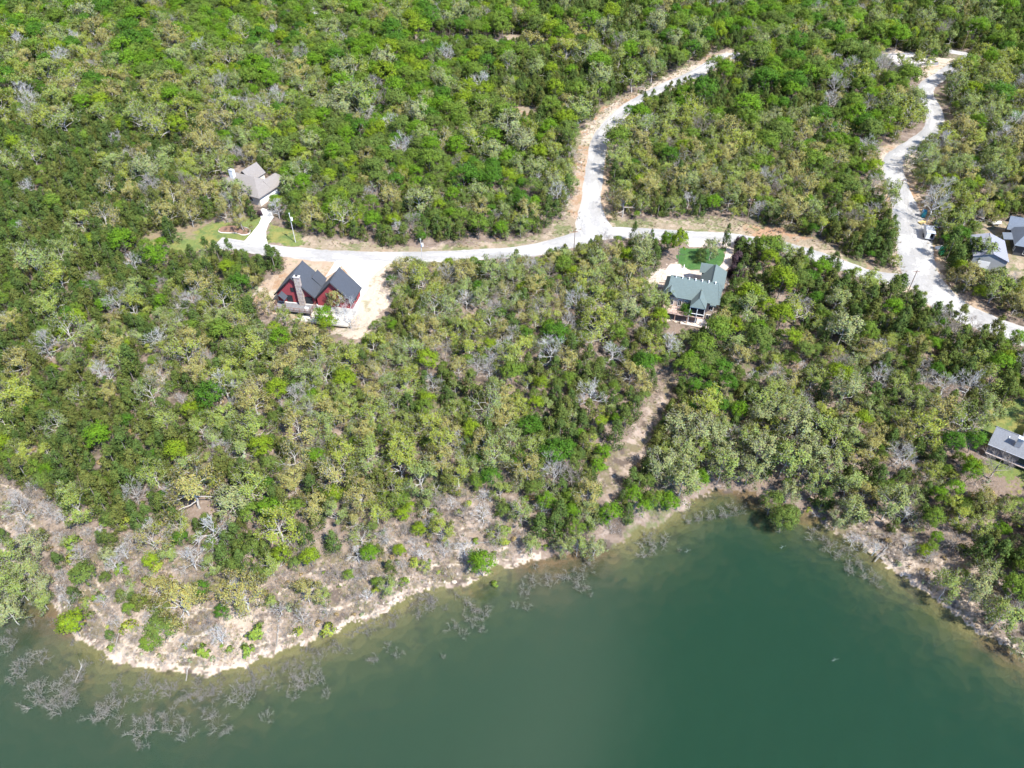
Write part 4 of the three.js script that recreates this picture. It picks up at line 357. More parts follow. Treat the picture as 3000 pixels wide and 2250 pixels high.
{ // lakeside house
  const o = thing('lakeside_house', 'grey-roofed lakeside house with pinkish stone wall and white-capped chimney', 'house', [104.5, 9.3, -111], -0.644);
  const roof = roofMat(0.17, 0.174, 0.184, 31), pink = new THREE.MeshStandardMaterial({ map: tanTex, roughness: 0.9 }); pink.color.setRGB(0.62, 0.6, 0.62);
  mesh('wall', uvBox(14, 5.6, 5.8, 7.4, 0.1, -3.6), pink, o);
  roofOf(o, roof, [[[0, 3, 0], [15, 3, 0], [15, 5.6, -3.6], [0, 5.6, -3.6]], [[15, 3, -7.2], [0, 3, -7.2], [0, 5.6, -3.6], [15, 5.6, -3.6]], [[5.6, 3.1, -12], [5.6, 3.1, -6], [9, 4.9, -5.8], [9, 4.9, -12]], [[12.4, 3.1, -12], [9, 4.9, -12], [9, 4.9, -5.8], [12.4, 3.1, -6]]]);
  mesh('gable', slab([[0.45, 3, -6.5], [0.45, 3, -0.7], [0.45, 5.4, -3.6]], 0.1), pink, o); mesh('wall', uvBox(6, 5, 5, 9, 0.2, -9), pink, o);
  mesh('gutter', beam([0, 2.95, 0.05], [15, 2.95, 0.05], 0.13), mat(0.3, 0.3, 0.32), o); mesh('ridge_cap', beam([0, 5.62, -3.6], [15, 5.62, -3.6], 0.14), roof, o);
  const ch = mesh('chimney', box(1.1, 3.2, 0.8, 5, 4.9, -1.7), mat(0.38, 0.36, 0.34), o); mesh('chimney_cap', box(1.3, 0.18, 1, 5, 6.55, -1.7), white, ch); mesh('flue', box(0.35, 0.3, 0.3, 4.8, 6.75, -1.7), greyMetal, ch);
  mesh('roof_vent', new THREE.CylinderGeometry(0.1, 0.16, 0.4, 8).translate(3, 4.9, -2.6), white, o);
  mesh('balcony_glass', box(7, 1.5, 0.06, 10, 1.6, -0.66), mat(0.02, 0.05, 0.045, 0.1), o); mesh('balcony_floor', uvBox(14.4, 0.15, 0.9, 7.6, 0.6, -0.3), mat(0.36, 0.3, 0.27), o);
  for (const x of [2, 7.6, 9.6]) windowOf(o, x, -0.95, -0.68, 1.6, 1.25, 'z', mat(0.09, 0.14, 0.13, 0.1), white);
  mesh('terrace', uvBox(4.6, 1.6, 2.6, 8, -2, 1), mat(0.5, 0.4, 0.35, 0.9), o);
}
{ // house foundation under construction
  const c = [187, -312]; const o = thing('house_foundation', 'bare concrete house foundation on a pale building site', 'foundation', [c[0], groundY(...c) + 0.2, c[1]], 0.12);
  o.position.set(FOUND[0], groundY(...FOUND) + 0.1, FOUND[1]);
  mesh('slab', box(19, 0.8, 13, 0, -0.2, 0), mat(0.5, 0.45, 0.4, 0.95), o); const gw = mat(0.26, 0.25, 0.25);
  for (const [w, d, x, z] of [[19, 0.3, 0, 6.4], [19, 0.3, 0, -6.4], [0.3, 12.4, -9.4, 0], [0.3, 12.4, 9.4, 0], [11, 0.25, 3.4, -1.5], [0.25, 4.6, -2.2, -4]]) mesh('footing_wall', box(w, 0.9, d, x, 0.35, z), gw, o);
}
// ---------- road side things ----------
POLES.forEach(([x, z], i) => {
  const H = [8, 9.5, 9, 8.5, 8.6, 9, 9.4, 9][i], o = thing('utility_pole', ['wooden utility pole where the two roads meet below the barn', 'wooden utility pole on the verge of the wide gravel road', 'wooden utility pole in the grass where the east road bends', 'wooden utility pole on the verge opposite the green-roofed house', 'grey utility pole with white transformer opposite the red house drive', 'wooden utility pole at the road junction', 'utility pole with white transformer beside the beige house driveway', 'utility pole beyond the building site'][i], 'pole', [x, groundY(x, z), z], 0, null);
  mesh('post', bar([0, -0.5, 0], [0, H, 0], 0.13, 0.09, 8), i === 4 || i === 6 ? mat(0.42, 0.4, 0.38) : mat(0.2, 0.145, 0.11), o);
  if (i === 4 || i === 6) mesh('transformer', new THREE.CylinderGeometry(0.3, 0.3, 0.9, 10).translate(0.38, H - 1.7, 0.1), white, o); else mesh('crossarm', box(1.8, 0.12, 0.12, 0, H - 0.5, 0), woodBrown, o);
  for (const k of [-1, 1]) mesh('insulator', new THREE.CylinderGeometry(0.05, 0.07, 0.22, 6).translate(k * (i === 4 || i === 6 ? 0.1 : 0.8), H - 0.3 + (i === 4 || i === 6 ? 0.4 : 0), 0), white, o);
});
{ // overhead wires
  const wire = (a, b, label) => { const A = V3(POLES[a][0], groundY(...POLES[a]) + 8, POLES[a][1]), B = b.length ? V3(...b) : V3(POLES[b][0], groundY(...POLES[b]) + 8, POLES[b][1]), M = A.clone().add(B).multiplyScalar(0.5); M.y -= 1.4; tag(mesh(numbered('power_line'), new THREE.TubeGeometry(new THREE.QuadraticBezierCurve3(A, M, B), 16, 0.009, 4), mat(0.05, 0.05, 0.05)), label, 'wire'); };
  wire(0, [170, 24, -128], 'power line running from the lower pole past the lakeside woods'); wire(0, 1, 'power line between the two poles on the wide gravel road'); wire(1, 2, 'power line between the wide road pole and the bend pole'); wire(5, 4, 'power line along the main road between junction and transformer pole'); wire(4, 6, 'power line between the two transformer poles');
}
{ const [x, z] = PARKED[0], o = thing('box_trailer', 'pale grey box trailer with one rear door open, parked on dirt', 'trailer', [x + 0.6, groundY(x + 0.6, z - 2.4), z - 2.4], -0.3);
  mesh('floor', box(2.3, 0.15, 4.6, 0, 0.55, 0), greyMetal, o); const sk = mat(0.5, 0.5, 0.51, 0.4); mesh('roof', box(2.4, 0.12, 4.7, 0, 2.5, 0), mat(0.42, 0.44, 0.47, 0.4), o); for (const s of [-1, 1]) mesh('side_panel', box(0.08, 1.9, 4.6, s * 1.14, 1.53, 0), sk, o); mesh('front_panel', box(2.2, 1.9, 0.08, 0, 1.53, -2.26), sk, o); mesh('rear_door', box(1.1, 1.85, 0.08, -0.56, 1.53, 2.3), white, o); mesh('interior', box(2.1, 1.7, 0.06, 0, 1.5, 1.2), black, o);  // thin black sheet behind the open door stands in for the shade inside
  for (const sx of [-1, 1]) for (const sz of [-0.5, 0.5]) { const w = mesh('wheel', new THREE.CylinderGeometry(0.34, 0.34, 0.22, 14).rotateZ(Math.PI / 2).translate(sx * 1.28, 0.34, sz), black, o); mesh('rim', new THREE.CylinderGeometry(0.17, 0.17, 0.24, 10).rotateZ(Math.PI / 2).translate(sx * 1.29, 0.34, sz), greyMetal, w); }
  mesh('tow_hitch', mergeGeometries([bar([-0.8, 0.5, -2.3], [0, 0.5, -3.5], 0.05), bar([0.8, 0.5, -2.3], [0, 0.5, -3.5], 0.05)]), black, o); }
const tank = (i, label, r, g, b, dx = 0) => { const [x, z] = PARKED[i], o = thing('portable_toilet', label, 'toilet', [x + dx, groundY(x + dx, z), z], -0.25), m = mat(r, g, b, 0.35); mesh('cabin', box(1.25, 2, 1.25, 0, 1.1, 0), m, o); mesh('roof', new THREE.CylinderGeometry(0.3, 0.95, 0.3, 4).rotateY(Math.PI / 4).translate(0, 2.25, 0), mat(r * 0.6, g * 0.6, b * 0.9, 0.35), o); const d = mesh('door', box(0.85, 1.8, 0.05, 0, 1.05, 0.65), mat(r * 1.5, g * 1.5, b * 1.5, 0.35), o); mesh('handle', box(0.06, 0.16, 0.06, 0.3, 1.05, 0.7), white, d); mesh('skid', box(1.3, 0.12, 1.3, 0, 0.06, 0), black, o); };
tank(1, 'dark teal plastic cabin standing beside the gravel road', 0.015, 0.11, 0.14); tank(3, 'bright green plastic cabin standing at the edge of the cedars', 0.01, 0.2, 0.09);
{ const [x, z] = PARKED[2], o = thing('lumber_stack', 'stack of yellow lumber on the ground beside the teal cabin', 'lumber', [x, groundY(x, z), z], 0.5); for (let k = 0; k < 3; k++) for (let j = 0; j < 5; j++) mesh('plank', box(2.6, 0.12, 0.22, 0, 0.12 + k * 0.14, -0.5 + j * 0.25), mat(0.5, 0.36 + 0.03 * (j % 2), 0.16), o); for (const s of [-0.9, 0.9]) mesh('skid', box(0.12, 0.1, 1.3, s, 0, 0), woodBrown, o); }
{ const [x, z] = PARKED[5], o = thing('sheet_stack', 'pile of white sheets beside the bright green cabin', 'sheets', [x, groundY(x, z), z], 0.3); for (let k = 0; k < 4; k++) mesh('sheet', box(2.4, 0.08, 1.2, 0.05 * k, 0.06 + k * 0.1, -0.06 * k), white, o); }
{ const x = 146.1, z = -195.8, o = thing('propane_tank', 'white propane tank on legs behind the slate-roofed house', 'tank', [x - 1, groundY(x - 1, z), z], 0.2); mesh('body', new THREE.CapsuleGeometry(0.5, 2.2, 6, 14).rotateZ(Math.PI / 2).translate(0, 0.95, 0), white, o); mesh('dome', new THREE.CylinderGeometry(0.2, 0.2, 0.25, 10).translate(0, 1.52, 0), greyMetal, o); for (const s of [-0.8, 0.8]) mesh('leg', box(0.15, 0.6, 0.7, s, 0.25, 0), greyMetal, o); }
{ const o = thing('flower_bed', 'mulched flower bed edged with pale stone on the beige house lawn', 'flower bed'); const P = BED_BEIGE.map(([x, z]) => V3(x, groundY(x, z) + 0.1, z)), cx = P.reduce((a, p) => a + p.x, 0) / P.length, cz = P.reduce((a, p) => a + p.z, 0) / P.length; o.position.set(cx, groundY(cx, cz), cz); const L = P.map((p) => p.clone().sub(o.position)); mesh('border', new THREE.TubeGeometry(new THREE.CatmullRomCurve3(L, true), 60, 0.18, 6, true), mat(0.55, 0.48, 0.42), o); mesh('mulch', slab(L.map((p) => [p.x, p.y + 0.02, p.z]), 0.3), mat(0.2, 0.12, 0.08, 1), o); }
{ const o = thing('garden_statue', 'small white garden statue on the round green lawn', 'statue', [49.2, groundY(49.2, -178.6), -178.6]); mesh('figure', new THREE.LatheGeometry([[0.001, 0], [0.26, 0], [0.24, 0.3], [0.14, 0.34], [0.2, 0.7], [0.17, 0.95], [0.08, 1.02], [0.13, 1.15], [0.09, 1.28], [0.001, 1.32]].map((a) => new THREE.Vector2(...a)), 12), white, o); mesh('plinth', box(0.6, 0.2, 0.6, 0, 0.02, 0), white, o); }
{ const [x, z] = PARKED[4], o = thing('parked_car', 'dark blue car parked under the trees beside the wide gravel road', 'car', [x - 0.6, groundY(x - 0.6, z + 0.6), z + 0.6], 1.2), paint = mat(0.02, 0.04, 0.09, 0.3, { clearcoat: 0.8, clearcoatRoughness: 0.1 });
  const side = (pts, w) => { const g = new THREE.ExtrudeGeometry(new THREE.Shape(pts.map((a) => new THREE.Vector2(...a))), { depth: w - 0.16, bevelEnabled: true, bevelThickness: 0.08, bevelSize: 0.08, bevelSegments: 2 }); g.translate(0, 0, -(w - 0.16) / 2); return g; };
  mesh('body', side([[-2.1, 0.4], [2.1, 0.4], [2.15, 0.75], [1.3, 0.95], [-1.9, 1], [-2.15, 0.8]], 1.75), paint, o); mesh('cabin', side([[-1.6, 1], [1.1, 0.98], [0.5, 1.42], [-1.2, 1.45]], 1.5), glassDark, o); mesh('roof', side([[-1.15, 1.5], [0.4, 1.48], [0.35, 1.54], [-1.1, 1.56]], 1.4), paint, o);
  for (const sx of [-1.3, 1.35]) for (const sz of [-0.82, 0.82]) { const w = mesh('wheel', new THREE.CylinderGeometry(0.33, 0.33, 0.22, 14).rotateX(Math.PI / 2).translate(sx, 0.33, sz), black, o); mesh('rim', new THREE.CylinderGeometry(0.18, 0.18, 0.24, 10).rotateX(Math.PI / 2).translate(sx, 0.33, sz), greyMetal, w); } for (const sz of [-0.6, 0.6]) { mesh('headlight', box(0.08, 0.16, 0.36, 2.2, 0.68, sz), white, o); mesh('tail_light', box(0.08, 0.16, 0.3, -2.2, 0.8, sz), mat(0.3, 0.02, 0.02, 0.3), o); } }
// ---------- trees ----------
class Leaves { constructor() { this.p = []; this.n = []; this.c = []; this.i = []; }
  quad(c, dir, out, s, asp, R, tone) { const a = V3(R() - 0.5, R() - 0.5, R() - 0.5).normalize(), t = a.cross(dir).normalize(), b = dir.clone().cross(t).normalize(), k = this.p.length / 3, nn = out.clone().multiplyScalar(0.75).add(dir.clone().multiplyScalar(0.55)).normalize(), fold = dir.clone().multiplyScalar(s * 0.22);
    for (const [u, v, f] of [[-1, 0, -1], [0, -asp, 0.6], [1, 0, -1], [0, asp, 0.6]]) { this.p.push(c.x + t.x * u * s + b.x * v * s + fold.x * f, c.y + t.y * u * s + b.y * v * s + fold.y * f, c.z + t.z * u * s + b.z * v * s + fold.z * f); this.n.push(nn.x, nn.y, nn.z); this.c.push(...tone); }
    this.i.push(k, k + 1, k + 3, k + 1, k + 2, k + 3); }
  build() { const g = new THREE.BufferGeometry(); g.setAttribute('position', new THREE.Float32BufferAttribute(this.p, 3)); g.setAttribute('normal', new THREE.Float32BufferAttribute(this.n, 3)); g.setAttribute('color', new THREE.Float32BufferAttribute(this.c, 3)); g.setIndex(this.i); return g; } }
function tubes(segs) { // tapered branches: [a, b, ra, rb, sides]
  const p = [], n = [], idx = [];
  for (const [a, b, ra, rb, S] of segs) { const d = b.clone().sub(a).normalize(), u = (Math.abs(d.y) < 0.9 ? V3(0, 1, 0) : V3(1, 0, 0)).cross(d).normalize(), v = d.clone().cross(u), k = p.length / 3;
    for (let e = 0; e < 2; e++) for (let s = 0; s < S; s++) { const t = (s / S) * 2 * Math.PI, x = Math.cos(t), y = Math.sin(t), q = e ? b : a, r = e ? rb : ra, nx = u.x * x + v.x * y, ny = u.y * x + v.y * y, nz = u.z * x + v.z * y; p.push(q.x + nx * r, q.y + ny * r, q.z + nz * r); n.push(nx, ny, nz); }
    for (let s = 0; s < S; s++) { const t = (s + 1) % S; idx.push(k + s, k + t, k + S + s, k + t, k + S + t, k + S + s); } }
  const g = new THREE.BufferGeometry(); g.setAttribute('position', new THREE.Float32BufferAttribute(p, 3)); g.setAttribute('normal', new THREE.Float32BufferAttribute(n, 3)); g.setIndex(idx); return g;
}
const rdir = (R) => { const z = 2 * R() - 1, t = 2 * Math.PI * R(), r = Math.sqrt(1 - z * z); return V3(r * Math.cos(t), z, r * Math.sin(t)); };
// skeleton: a leaning trunk that forks into limbs which bend outwards to fill a crown of width W and height H
function skeleton(R, { W, H, fork = 0.3, limbs = 8, levels = 3, r0 = 0.17, crook = 0.25, split = 3, sides = 4 }) {
  const segs = [], tips = []; let top = V3(0, -0.4, 0), rad = r0; const bole = [];
  const n = 5; for (let i = 1; i <= n; i++) { const q = V3((R() - 0.5) * 0.05 * W, H * (fork + 0.35) * (i / n), (R() - 0.5) * 0.05 * W), r = r0 * (1 - 0.12 * i); segs.push([top, q, rad, r, 5]); bole.push([q, r]); top = q; rad = r; }
  const grow = (a, dir, len, r, level) => {
    const k = level === 0 ? 2 : 2; let p = a, d = dir.clone();
    for (let i = 0; i < k; i++) { d.add(rdir(R).multiplyScalar(crook)).normalize(); if (level > 0) d.y += 0.06; const q = p.clone().addScaledVector(d, len / k), r2 = r * (i === k - 1 ? 0.55 : 0.78); segs.push([p, q, r * (i ? 0.78 : 1), r2, level > 1 ? 3 : sides]); p = q; if (level + 1 < levels && i === 0) { const e = d.clone().add(rdir(R).multiplyScalar(0.9)).normalize(); grow(q, e, len * 0.6, r * 0.5, level + 1); } }
    if (level + 1 < levels) for (let s = 0; s < split; s++) { const e = d.clone().add(rdir(R).multiplyScalar(0.75)).normalize(); e.y += 0.12; grow(p, e.normalize(), len * (0.5 + 0.2 * R()), r * 0.5, level + 1); } else tips.push([p, d]);
  };
  for (let i = 0; i < limbs; i++) { const f = (i + R() * 0.8) / limbs, [q, r] = bole[Math.min(n - 1, Math.floor(1.6 + f * (n - 1.4)))], az = i * 2.4 + R(), el = 0.15 + 0.85 * f, dir = V3(Math.cos(az) * Math.cos(el), Math.sin(el), Math.sin(az) * Math.cos(el)); grow(q, dir, W * (0.27 + 0.08 * R()) * (1 - 0.25 * f), r * 0.62, 0); }
  return { segs, tips };
}
const toneOf = (R, lo, hi, warm = 0) => { const b = lo + (hi - lo) * R(), w = warm * (R() - 0.5); return [b * (1 + w), b, b * (1 - w * 0.5)]; };
function leafyProto(seed, W = 8, H = 9, dense = 1, size = 0.185) {
  const R = rngOf(seed), { segs } = skeleton(R, { W: W * 0.9, H, fork: 0.25, limbs: 7, levels: 2, split: 3, sides: 3 }), L = new Leaves(), c = V3(0, H * 0.6, 0), rx = W * 0.5, ry = H * 0.4;
  const n = Math.round(58 * dense), lean = V3((R() - 0.5) * 0.6, 0, (R() - 0.5) * 0.6);
  for (let i = 0; i < n; i++) {
    const d = rdir(R); if (d.y < -0.35) d.y = -d.y; const k = 0.55 + 0.34 * R(), lobe = V3(d.x * rx * k, d.y * ry * k, d.z * rx * k).add(c).add(lean.clone().multiplyScalar(d.y)), lr = W * (0.07 + 0.08 * R()), m = 42 + Math.floor(18 * R()), tone = 0.82 + 0.36 * R();
    for (let j = 0; j < m; j++) { const e = rdir(R); if (e.y < -0.5) e.y *= -0.6; const p = lobe.clone().addScaledVector(e, lr * (0.3 + 0.95 * R())), out = p.clone().sub(c).normalize().add(e).normalize(), nd = out.clone().add(rdir(R).multiplyScalar(0.9)).normalize(); L.quad(p, nd, out, size * (0.65 + 0.7 * R()), 0.62, R, toneOf(R, 0.78 * tone, 1.15 * tone, 0.25)); }
  }
  return { W, H, wood: tubes(segs), crown: L.build() };
}
function oakProto(seed, W = 9, H = 9, leaf = 1, o = {}) {
  const R = rngOf(seed), { segs, tips } = skeleton(R, { W, H, fork: 0.2, limbs: 9, levels: 4, split: 2, r0: 0.26, crook: 0.38, ...o }), L = new Leaves(), c = V3(0, H * 0.5, 0);
  for (const [p, d] of tips) { segs.push([p, p.clone().addScaledVector(d, 0.55).add(rdir(R).multiplyScalar(0.35)), 0.035, 0.012, 3]); if (R() > leaf * 1.2) continue; const m = Math.round((15 + 9 * R()) * leaf), tone = 0.8 + 0.4 * R();
    for (let j = 0; j < m; j++) { const q = p.clone().add(rdir(R).multiplyScalar(0.95 * R())), out = q.clone().sub(c).normalize(); L.quad(q, out.clone().add(rdir(R)).normalize(), out, (o.size ?? 0.165) * (0.6 + 0.8 * R()), 0.6, R, toneOf(R, 0.75 * tone, 1.2 * tone, 0.35)); } }
  return { W, H, wood: tubes(segs), crown: leaf ? L.build() : null };
}
function bareProto(seed, W = 8, H = 9) {
  const R = rngOf(seed), { segs, tips } = skeleton(R, { W, H, fork: 0.22, limbs: 9, levels: 4, split: 2, r0: 0.26, crook: 0.3 });
  const twigs = []; for (const [p, d] of tips) for (let k = 0; k < 2; k++) twigs.push([p, p.clone().addScaledVector(d, 0.6 + 0.4 * R()).add(rdir(R).multiplyScalar(0.45)), 0.03, 0.012, 3]);
  return { W, H, wood: tubes(segs), crown: tubes(twigs) };
}
function cedarProto(seed, W = 4.2, H = 6.4) {
  const R = rngOf(seed), L = new Leaves(), top = V3((R() - 0.5) * 0.5, H, (R() - 0.5) * 0.5), c = V3(0, H * 0.4, 0), n = 46;
  for (let i = 0; i < n; i++) { // sprays on an egg-shaped body, each a ragged tuft
    const y = 0.06 + 0.9 * Math.pow(R(), 1.15), prof = Math.pow(Math.max(0, 1 - Math.pow(y, 1.3)), 0.85) * (y < 0.14 ? 0.6 + y * 2.8 : 1), az = i * 2.399 + R() * 0.7, r = W * 0.42 * prof * (0.7 + 0.45 * R()), k = y, lobe = V3(Math.cos(az) * r + top.x * k, y * H, Math.sin(az) * r + top.z * k), lr = W * (0.08 + 0.09 * prof) * (0.8 + 0.4 * R()), tone = 0.8 + 0.4 * R();
    for (let j = 0; j < 40; j++) { const e = rdir(R); e.y += 0.25; const p = lobe.clone().addScaledVector(e, lr * (0.35 + 0.9 * R())), out = V3(p.x, (p.y - c.y) * 0.5 + 0.6, p.z).normalize().add(e.normalize()).normalize(), nd = out.clone().add(rdir(R).multiplyScalar(0.9)).normalize(); L.quad(p, nd, out, 0.145 * (0.6 + 0.8 * R()), 0.55, R, toneOf(R, 0.7 * tone, 1.25 * tone, 0.3)); }
  }
  for (let j = 0; j < 24; j++) { const q = R(), p = V3(top.x * (0.8 + 0.2 * q) + (R() - 0.5) * 0.3 * (1 - q), H * (0.84 + 0.17 * q), top.z * (0.8 + 0.2 * q) + (R() - 0.5) * 0.3 * (1 - q)), out = rdir(R); out.y = Math.abs(out.y); L.quad(p, out, out, 0.16, 0.5, R, toneOf(R, 0.7, 1.2, 0.3)); }
  return { W, H, wood: tubes([[V3(0, -0.3, 0), V3(top.x * 0.5, H * 0.5, top.z * 0.5), 0.14, 0.09, 5], [V3(top.x * 0.5, H * 0.5, top.z * 0.5), V3(top.x, H * 0.96, top.z), 0.09, 0.02, 4]]), crown: L.build() };
}
function shrubProto(seed, W = 2.4, H = 2) {
  const R = rngOf(seed), L = new Leaves(), segs = [], c = V3(0, H * 0.4, 0);
  for (let i = 0; i < 7; i++) { const a = R() * 6.28, q = V3(Math.cos(a) * W * 0.3 * R(), H * (0.5 + 0.3 * R()), Math.sin(a) * W * 0.3 * R()); segs.push([V3(0, -0.15, 0), q, 0.03, 0.012, 3]); }
  for (let i = 0; i < 9; i++) { const d = rdir(R); d.y = Math.abs(d.y) * 0.8; const lobe = V3(d.x * W * 0.33, d.y * H * 0.42, d.z * W * 0.33).add(c); for (let j = 0; j < 24; j++) { const e = rdir(R); if (e.y < -0.3) e.y *= -1; const p = lobe.clone().addScaledVector(e, W * 0.16 * (0.6 + 0.6 * R())), out = p.clone().sub(c).normalize(); L.quad(p, out.clone().add(rdir(R)).normalize(), out, 0.17 * (0.6 + 0.7 * R()), 0.6, R, toneOf(R, 0.75, 1.25, 0.3)); } }
  return { W, H, wood: tubes(segs), crown: L.build() };
}
// drowned brush: a thicket of bare grey stems fanning out of the water
function brushProto(seed, W = 3, H = 1.7) {
  const R = rngOf(seed), segs = [];
  for (let i = 0; i < 9; i++) { const a = R() * 6.28, r = R() * W * 0.3, foot = V3(Math.cos(a) * r, -1.3, Math.sin(a) * r); let d = V3(Math.cos(a) * 0.55 + (R() - 0.5) * 0.9, 1.2, Math.sin(a) * 0.55 + (R() - 0.5) * 0.9).normalize(), p = foot, rad = 0.03 + 0.018 * R(); const tall = H * (0.55 + 0.6 * R());
    for (let k = 0; k < 3; k++) { const q = p.clone().addScaledVector(d, (k ? tall * 0.36 : 1.5)); segs.push([p, q, rad, rad * 0.7, 3]); for (let b = 0; b < 5; b++) { const e = d.clone().add(rdir(R).multiplyScalar(1.15)).normalize(), m = q.clone().addScaledVector(e, 0.22 + 0.3 * R()); segs.push([q, m, rad * 0.5, rad * 0.36, 3]); for (let t = 0; t < 3; t++) segs.push([m, m.clone().addScaledVector(e, 0.14 + 0.22 * R()).add(rdir(R).multiplyScalar(0.2)), rad * 0.36, 0.012, 3]); } p = q; rad *= 0.7; d.add(rdir(R).multiplyScalar(0.6)).normalize(); if (R() < 0.22) break; } }
  return { W, H, wood: tubes(segs), crown: null };
}
const leafMat = (r, g, b, tr = 0.35) => { const m = new THREE.MeshPhysicalMaterial({ roughness: 0.95, transmission: tr, thickness: 0, vertexColors: true, side: THREE.DoubleSide, specularIntensity: 0.15 }); m.color.setRGB(r, g, b); return m; };
const bark = mat(0.17, 0.15, 0.13, 0.95), barkPale = mat(0.36, 0.33, 0.29, 0.95), barkDark = mat(0.1, 0.085, 0.075, 0.95), barkTwig = mat(0.3, 0.275, 0.26, 0.95), barkDrown = mat(0.2, 0.183, 0.158, 0.95);
const set = (f, n, ...a) => [...Array(n)].map((_, i) => f(i * 71 + 13, ...a));
const KINDS = {
  leafy: { name: 'leafy_tree', noun: 'leafy tree', cat: 'tree', protos: [...set(leafyProto, 4), leafyProto(901, 8, 10, 0.85, 0.18), leafyProto(902, 8, 8.4, 1.1, 0.19), leafyProto(903, 8, 9.6, 0.75, 0.2)], wood: bark, tones: [['bright green', 0.113, 0.21, 0.013], ['yellow green', 0.17, 0.238, 0.015], ['deep green', 0.067, 0.15, 0.014], ['fresh green', 0.123, 0.187, 0.024], ['soft green', 0.118, 0.167, 0.033]] },
  oak: { name: 'budding_oak', noun: 'budding tree with grey limbs', cat: 'tree', protos: [...set(oakProto, 4, 9, 9, 0.8), oakProto(701, 9, 8.5, 1.05), oakProto(702, 9, 9.4, 0.55)], wood: barkPale, tones: [['olive', 0.153, 0.188, 0.038], ['tan', 0.207, 0.189, 0.056], ['yellow olive', 0.18, 0.206, 0.032], ['grey green', 0.151, 0.188, 0.052]] },
  pale: { name: 'pale_tree', noun: 'slender tree in thin leaf', cat: 'tree', protos: [...set((s) => oakProto(s + 3, 6.4, 9.4, 0.62, { limbs: 11, fork: 0.3, r0: 0.15, crook: 0.22, size: 0.18 }), 5)], wood: barkPale, tones: [['pale sage', 0.165, 0.19, 0.06], ['pale green', 0.15, 0.188, 0.045], ['silvery green', 0.18, 0.198, 0.075]] },
  cedar: { name: 'cedar_tree', noun: 'cedar', cat: 'tree', protos: [...set(cedarProto, 5), cedarProto(301, 4.2, 7.2), cedarProto(302, 4.2, 5.6)], wood: bark, tones: [['dark olive', 0.077, 0.101, 0.022], ['dark green', 0.063, 0.096, 0.022], ['bronze green', 0.089, 0.101, 0.024], ['blackish green', 0.055, 0.083, 0.02]] },
  plum: { name: 'plum_tree', noun: 'purple leaved tree', cat: 'tree', protos: set((s) => oakProto(s + 9, 4, 5, 1.3, { limbs: 9, r0: 0.1, size: 0.17 }), 2), wood: barkDark, tones: [['dark purple', 0.062, 0.04, 0.046]] },
  bare: { name: 'bare_tree', noun: 'leafless tree', cat: 'tree', protos: set(bareProto, 4), wood: barkPale, tones: [['grey', 0.33, 0.305, 0.275], ['silver grey', 0.43, 0.41, 0.38], ['brown grey', 0.24, 0.205, 0.175]] },
  shrub: { name: 'shrub', noun: 'shrub', cat: 'shrub', protos: set(shrubProto, 4), wood: barkTwig, tones: [['bright green', 0.12, 0.17, 0.025], ['yellow green', 0.175, 0.2, 0.03], ['olive', 0.12, 0.14, 0.04], ['sage', 0.2, 0.23, 0.12], ['tawny', 0.25, 0.18, 0.08]] },
};
for (const k of Object.values(KINDS)) k.mats = k.tones.map(([, r, g, b]) => (k === KINDS.bare ? mat(r, g, b, 0.95) : leafMat(r, g, b, k === KINDS.leafy ? 0.3 : 0)));

const R0 = rngOf(2024), PLANTS = [], hashGrid = new Map(), hk = (x, z) => `${Math.floor(x / 8)},${Math.floor(z / 8)}`;
const crowd = (x, z, w, kind, tight) => { const i = Math.floor(x / 8), j = Math.floor(z / 8); for (let a = -2; a <= 2; a++) for (let b = -2; b <= 2; b++) for (const t of hashGrid.get(`${i + a},${j + b}`) ?? []) { const need = (t.hand ? Math.max(tight, 0.29) : tight) * (w + t.w), dx = t.x - x, dz = t.z - z; if (dx * dx + dz * dz < need * need) return true; } return false; };
function plant(kind, x, z, w, tone, extra = {}) { const t = { kind, x, z, w, tone, ...extra }; PLANTS.push(t); const k = hk(x, z); if (!hashGrid.has(k)) hashGrid.set(k, []); if (kind !== 'shrub') hashGrid.get(k).push(t); return t; }
const placed = (L, kind, tone, lo = 3, hi = 12.5) => { for (const [x, z, w] of L) if (![ROAD_MAIN, ROAD_NORTH, ROAD_EAST].some((P) => distLine(x, z, P) < 3.5 + w * 0.3)) plant(kind, x, z, Math.min(hi, Math.max(lo, w)), typeof tone === 'function' ? tone() : tone, { hand: true }); };
const pick = (...a) => () => a[Math.floor(R0() * a.length)];
placed(T_G, 'leafy', pick(0, 0, 3)); placed(T_Y, 'leafy', 1); placed(T_D, 'leafy', 2); placed(T_O, 'oak', pick(0, 1, 1, 2, 3)); placed(T_S, 'pale', pick(0, 1, 2)); placed(T_B, 'bare', pick(0, 1, 1)); placed(T_C, 'cedar', pick(0, 1, 1, 3), 2.2, 8); placed(T_K, 'shrub', pick(0, 0, 1), 1.5, 6); placed(T_V, 'oak', pick(0, 1), 6, 16); placed(T_W, 'leafy', 4, 5, 12);
for (const [k, x, z, w, h, tone, label] of EXTRA) plant(k, x, z, w, tone, { hand: true, h, label });
const CLEAR = [VERGE_N, VERGE_E, LOT_RED, LOT_GREEN, LOT_BARN, LOT_SE, SITE, SITE_DIRT, LAWN_BEIGE, LAWN_BEIGE2, LOT_BEIGE, DRIVE_BEIGE, DRIVE_RED, DRIVE_GREEN, GAP_N, LOW_RED, FAR_GAP, TERRACE_GREEN];
const SEEN = [LOT_RED, LOT_SE, SITE, SITE_DIRT, LAWN_BEIGE, DRIVE_BEIGE, DRIVE_RED, LAWN_GREEN, LOT_BARN, DIRT_E, FAR_GAP, GAP_N, TERRACE_GREEN];
